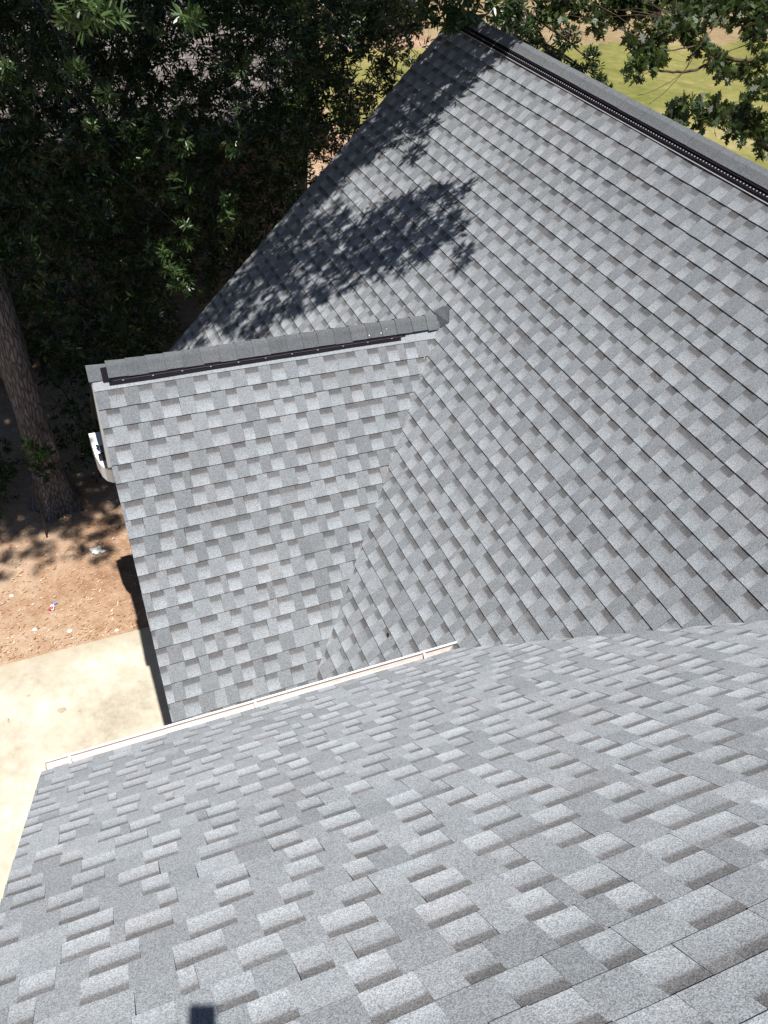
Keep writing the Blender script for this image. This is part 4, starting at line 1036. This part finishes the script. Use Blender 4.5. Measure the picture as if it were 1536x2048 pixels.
# narrow leaved oak beyond the main ridge
oak3 = thing('oak_tree', (6.6, 10.4, GZ), 'narrow leaved oak rising behind the far end of the main ridge', 'tree', 'oaks around the house')
mb = MB()
trunk_mesh(mb, (6.6, 10.4, GZ - .02), (6.4, 10.2, .6), .16, .1, 9, 1.6)
mb.build('trunk', M['bark'], oak3, smooth=True)
mb = MB()
for i, (x, y, z, r) in enumerate(MID):
    limb(mb, ((6.45, 10.25, min(z + .5, .3)), ((x + 6.4) / 2, (y + 10.2) / 2, z + .3), (x, y, z)), .03, .006, 6, 4, i)
mb.build('limb', M['twig'], oak3, smooth=True)
parts = []
for (x, y, z, r) in MID:
    p, d = blob((x, y, z), r, int((190 if x < 5 else 420) * r * r) + (6 if x < 5 else 9), rng)
    L_ = .115 if x < 5 else .09
    parts.append(leaves(p, d, 15, L_, L_ * .21, WILLOW, rng, tn=(.6, 1) if x < 5 else (.1, .7)))  # sunlit clusters by the ridge end painted lighter in leaf tone
leaf_object('crown', parts, M['leaf_willow'], oak3)

# red oak whose branches come in from the right
ro = thing('red_oak_tree', (11.6, 8.6, GZ), 'lobed leaf oak with thin curved branches hanging in over the lawn at right', 'tree')
mb = MB()
trunk_mesh(mb, (11.6, 8.6, GZ - .02), (11.4, 8.4, 2.5), .24, .15, 12, 1.6)
mb.build('trunk', M['bark'], ro, smooth=True)
mb = MB()
BR = [([(11.5, 8.5, -1.2), (9.9, 8, -1.8), (9.18, 7.9, -2.01), (8.71, 7.9, -2.09), (8.28, 7.9, -2.14), (8.03, 8, -2.08), (7.9, 8, -2.19), (7.59, 7.9, -2.23), (7.3, 7.9, -2.24), (6.9, 7.8, -2.17), (6.7, 7.8, -2.19)], .035, .008),
      ([(8.03, 8, -2.08), (7.68, 8, -2), (7.33, 8, -2.03), (6.99, 8, -2.08)], .013, .005),
      ([(7.9, 8.05, -1.7), (7.56, 7.8, -1.84), (7.42, 7.8, -2.04), (7.38, 7.8, -2.19), (7.09, 7.7, -2.39), (6.91, 7.7, -2.51)], .006, .003),
      ([(7.47, 7.8, -1.99), (7.36, 7.8, -2.22), (6.94, 7.7, -2.36), (6.71, 7.7, -2.41)], .005, .0025),
      ([(11.5, 8.5, -2.2), (9.6, 7.2, -2.8), (8.38, 6.6, -2.83), (7.78, 6.9, -2.63), (7.43, 7, -2.49), (7.04, 7, -2.43), (6.78, 7, -2.31)], .03, .005),
      ([(11.5, 8.5, -.8), (9.18, 8, -1.84), (8.72, 8.1, -1.78), (8.38, 8.1, -1.83), (8.55, 8.1, -1.99), (8.03, 8, -2.08)], .012, .005),
      ([(11.5, 8.5, -.2), (9.27, 8.3, -1.48), (8.35, 8.5, -1.68), (7.47, 8.3, -1.8), (7.1, 8.1, -2)], .025, .005)]
for i, (pl, a, b) in enumerate(BR):
    limb(mb, pl, a, b, 6, 4, i)
for i, (x, y, z, r) in enumerate(RED):
    q = min((Vector(p) for pl, _, _ in BR for p in pl), key=lambda p: (p - Vector((x, y, z))).length)
    limb(mb, (q, q.lerp(Vector((x, y, z)), .5) + Vector((0, 0, .05)), (x, y, z)), .006, .003, 5, 3, i)
mb.build('limb', M['twig'], ro, smooth=True)
parts = []
for (x, y, z, r) in RED:
    p, d = blob((x, y, z), r, int(330 * r * r) + 5, rng, .85, .2)
    parts.append(leaves(p, d, 8, .125, .09, OAK, rng, .6, 1.6))
n = 1500
P = np.stack([rng.uniform(9, 14, n), rng.uniform(6.5, 11.5, n), rng.uniform(-1, 3, n)], 1)
parts.append(leaves(P, rng.normal(size=P.shape), 8, .15, .1, OAK, rng))
leaf_object('crown', parts, M['leaf_red_oak'], ro)

# shrubs
def shrub(x, y, h, wd, n, seed, label, L_=.08, lm='leaf_shrub', name='shrub', cat='shrub', group='shrubs below the oaks'):
    rg = np.random.default_rng(seed)
    t = thing(name, (x, y, GZ), label, cat, group)
    mb = MB(); rnd = random.Random(seed)
    for i in range(6):
        a = i * 1.05 + rnd.uniform(0, .5)
        limb(mb, ((x, y, GZ), (x + .15 * wd * math.cos(a), y + .15 * wd * math.sin(a), GZ + h * .5), (x + .4 * wd * math.cos(a), y + .4 * wd * math.sin(a), GZ + h * .9)), .015, .005, 5, 3, i)
    mb.build('stem', M['twig'], t)
    q = nrm(rg.normal(size=(n, 3)))
    p = np.array((x, y, GZ + h * .55)) + q * rg.uniform(.3, 1, n)[:, None] ** .5 * np.array([wd * .5, wd * .5, h * .5]) * (1 + .25 * np.sin(q[:, :1] * 7) * np.sin(q[:, 1:2] * 6))
    leaf_object('foliage', [leaves(p, q + np.array([0, 0, .4]), 9, L_, L_ * .35, WILLOW, rg)], M[lm], t)
shrub(.35, 9.7, 1.7, 1.3, 230, 1, 'dark leafy shrub right of the oak trunk near the gable corner')
shrub(-1.25, 9.3, 1.3, 1.0, 160, 2, 'low dark shrub left of the oak trunk')
shrub(1.0, 11.2, 2.6, 1.9, 320, 3, 'tall dark shrub between gable and brick house')
shrub(-1.6, 12.6, 2.4, 2.2, 330, 4, 'broad dark shrub against the brick wall at the left edge')
shrub(15.6, 35.6, 3.2, 4.6, 900, 5, 'rounded green shrub at the far edge of the lawn', .28)
shrub(11.0, 35.4, 3.6, 5.0, 1000, 6, 'large dark shrub left of the white tub beyond the lawn', .28)
shrub(33, 52, 4.5, 7, 500, 7, 'bushy green shrub far beyond the sand at top right', .22)
shrub(24, 50, 4.5, 7, 500, 8, 'bushy green shrub far beyond the sand behind the ridge', .22)
# sprig in front of the trunk
sp = thing('oak_sapling', (-.62, 8.55, GZ), 'thin oak sapling with a few sunlit leaves in front of the trunk', 'sapling')
mb = MB()
limb(mb, ((-.62, 8.55, GZ), (-.58, 8.55, GZ + .8), (-.45, 8.6, GZ + 1.6)), .012, .005, 6, 4, 1)
mb.build('stem', M['twig'], sp)
parts = []
for (x, y, z, r) in ((-.52, 8.66, -6.75, .16), (-.42, 8.6, -6.9, .12), (-.36, 8.58, -6.6, .1)):
    p, d = blob((x, y, z), r, 7, rng)
    parts.append(leaves(p, d, 9, .09, .03, WILLOW, rng))
leaf_object('foliage', parts, M['leaf_shrub'], sp)
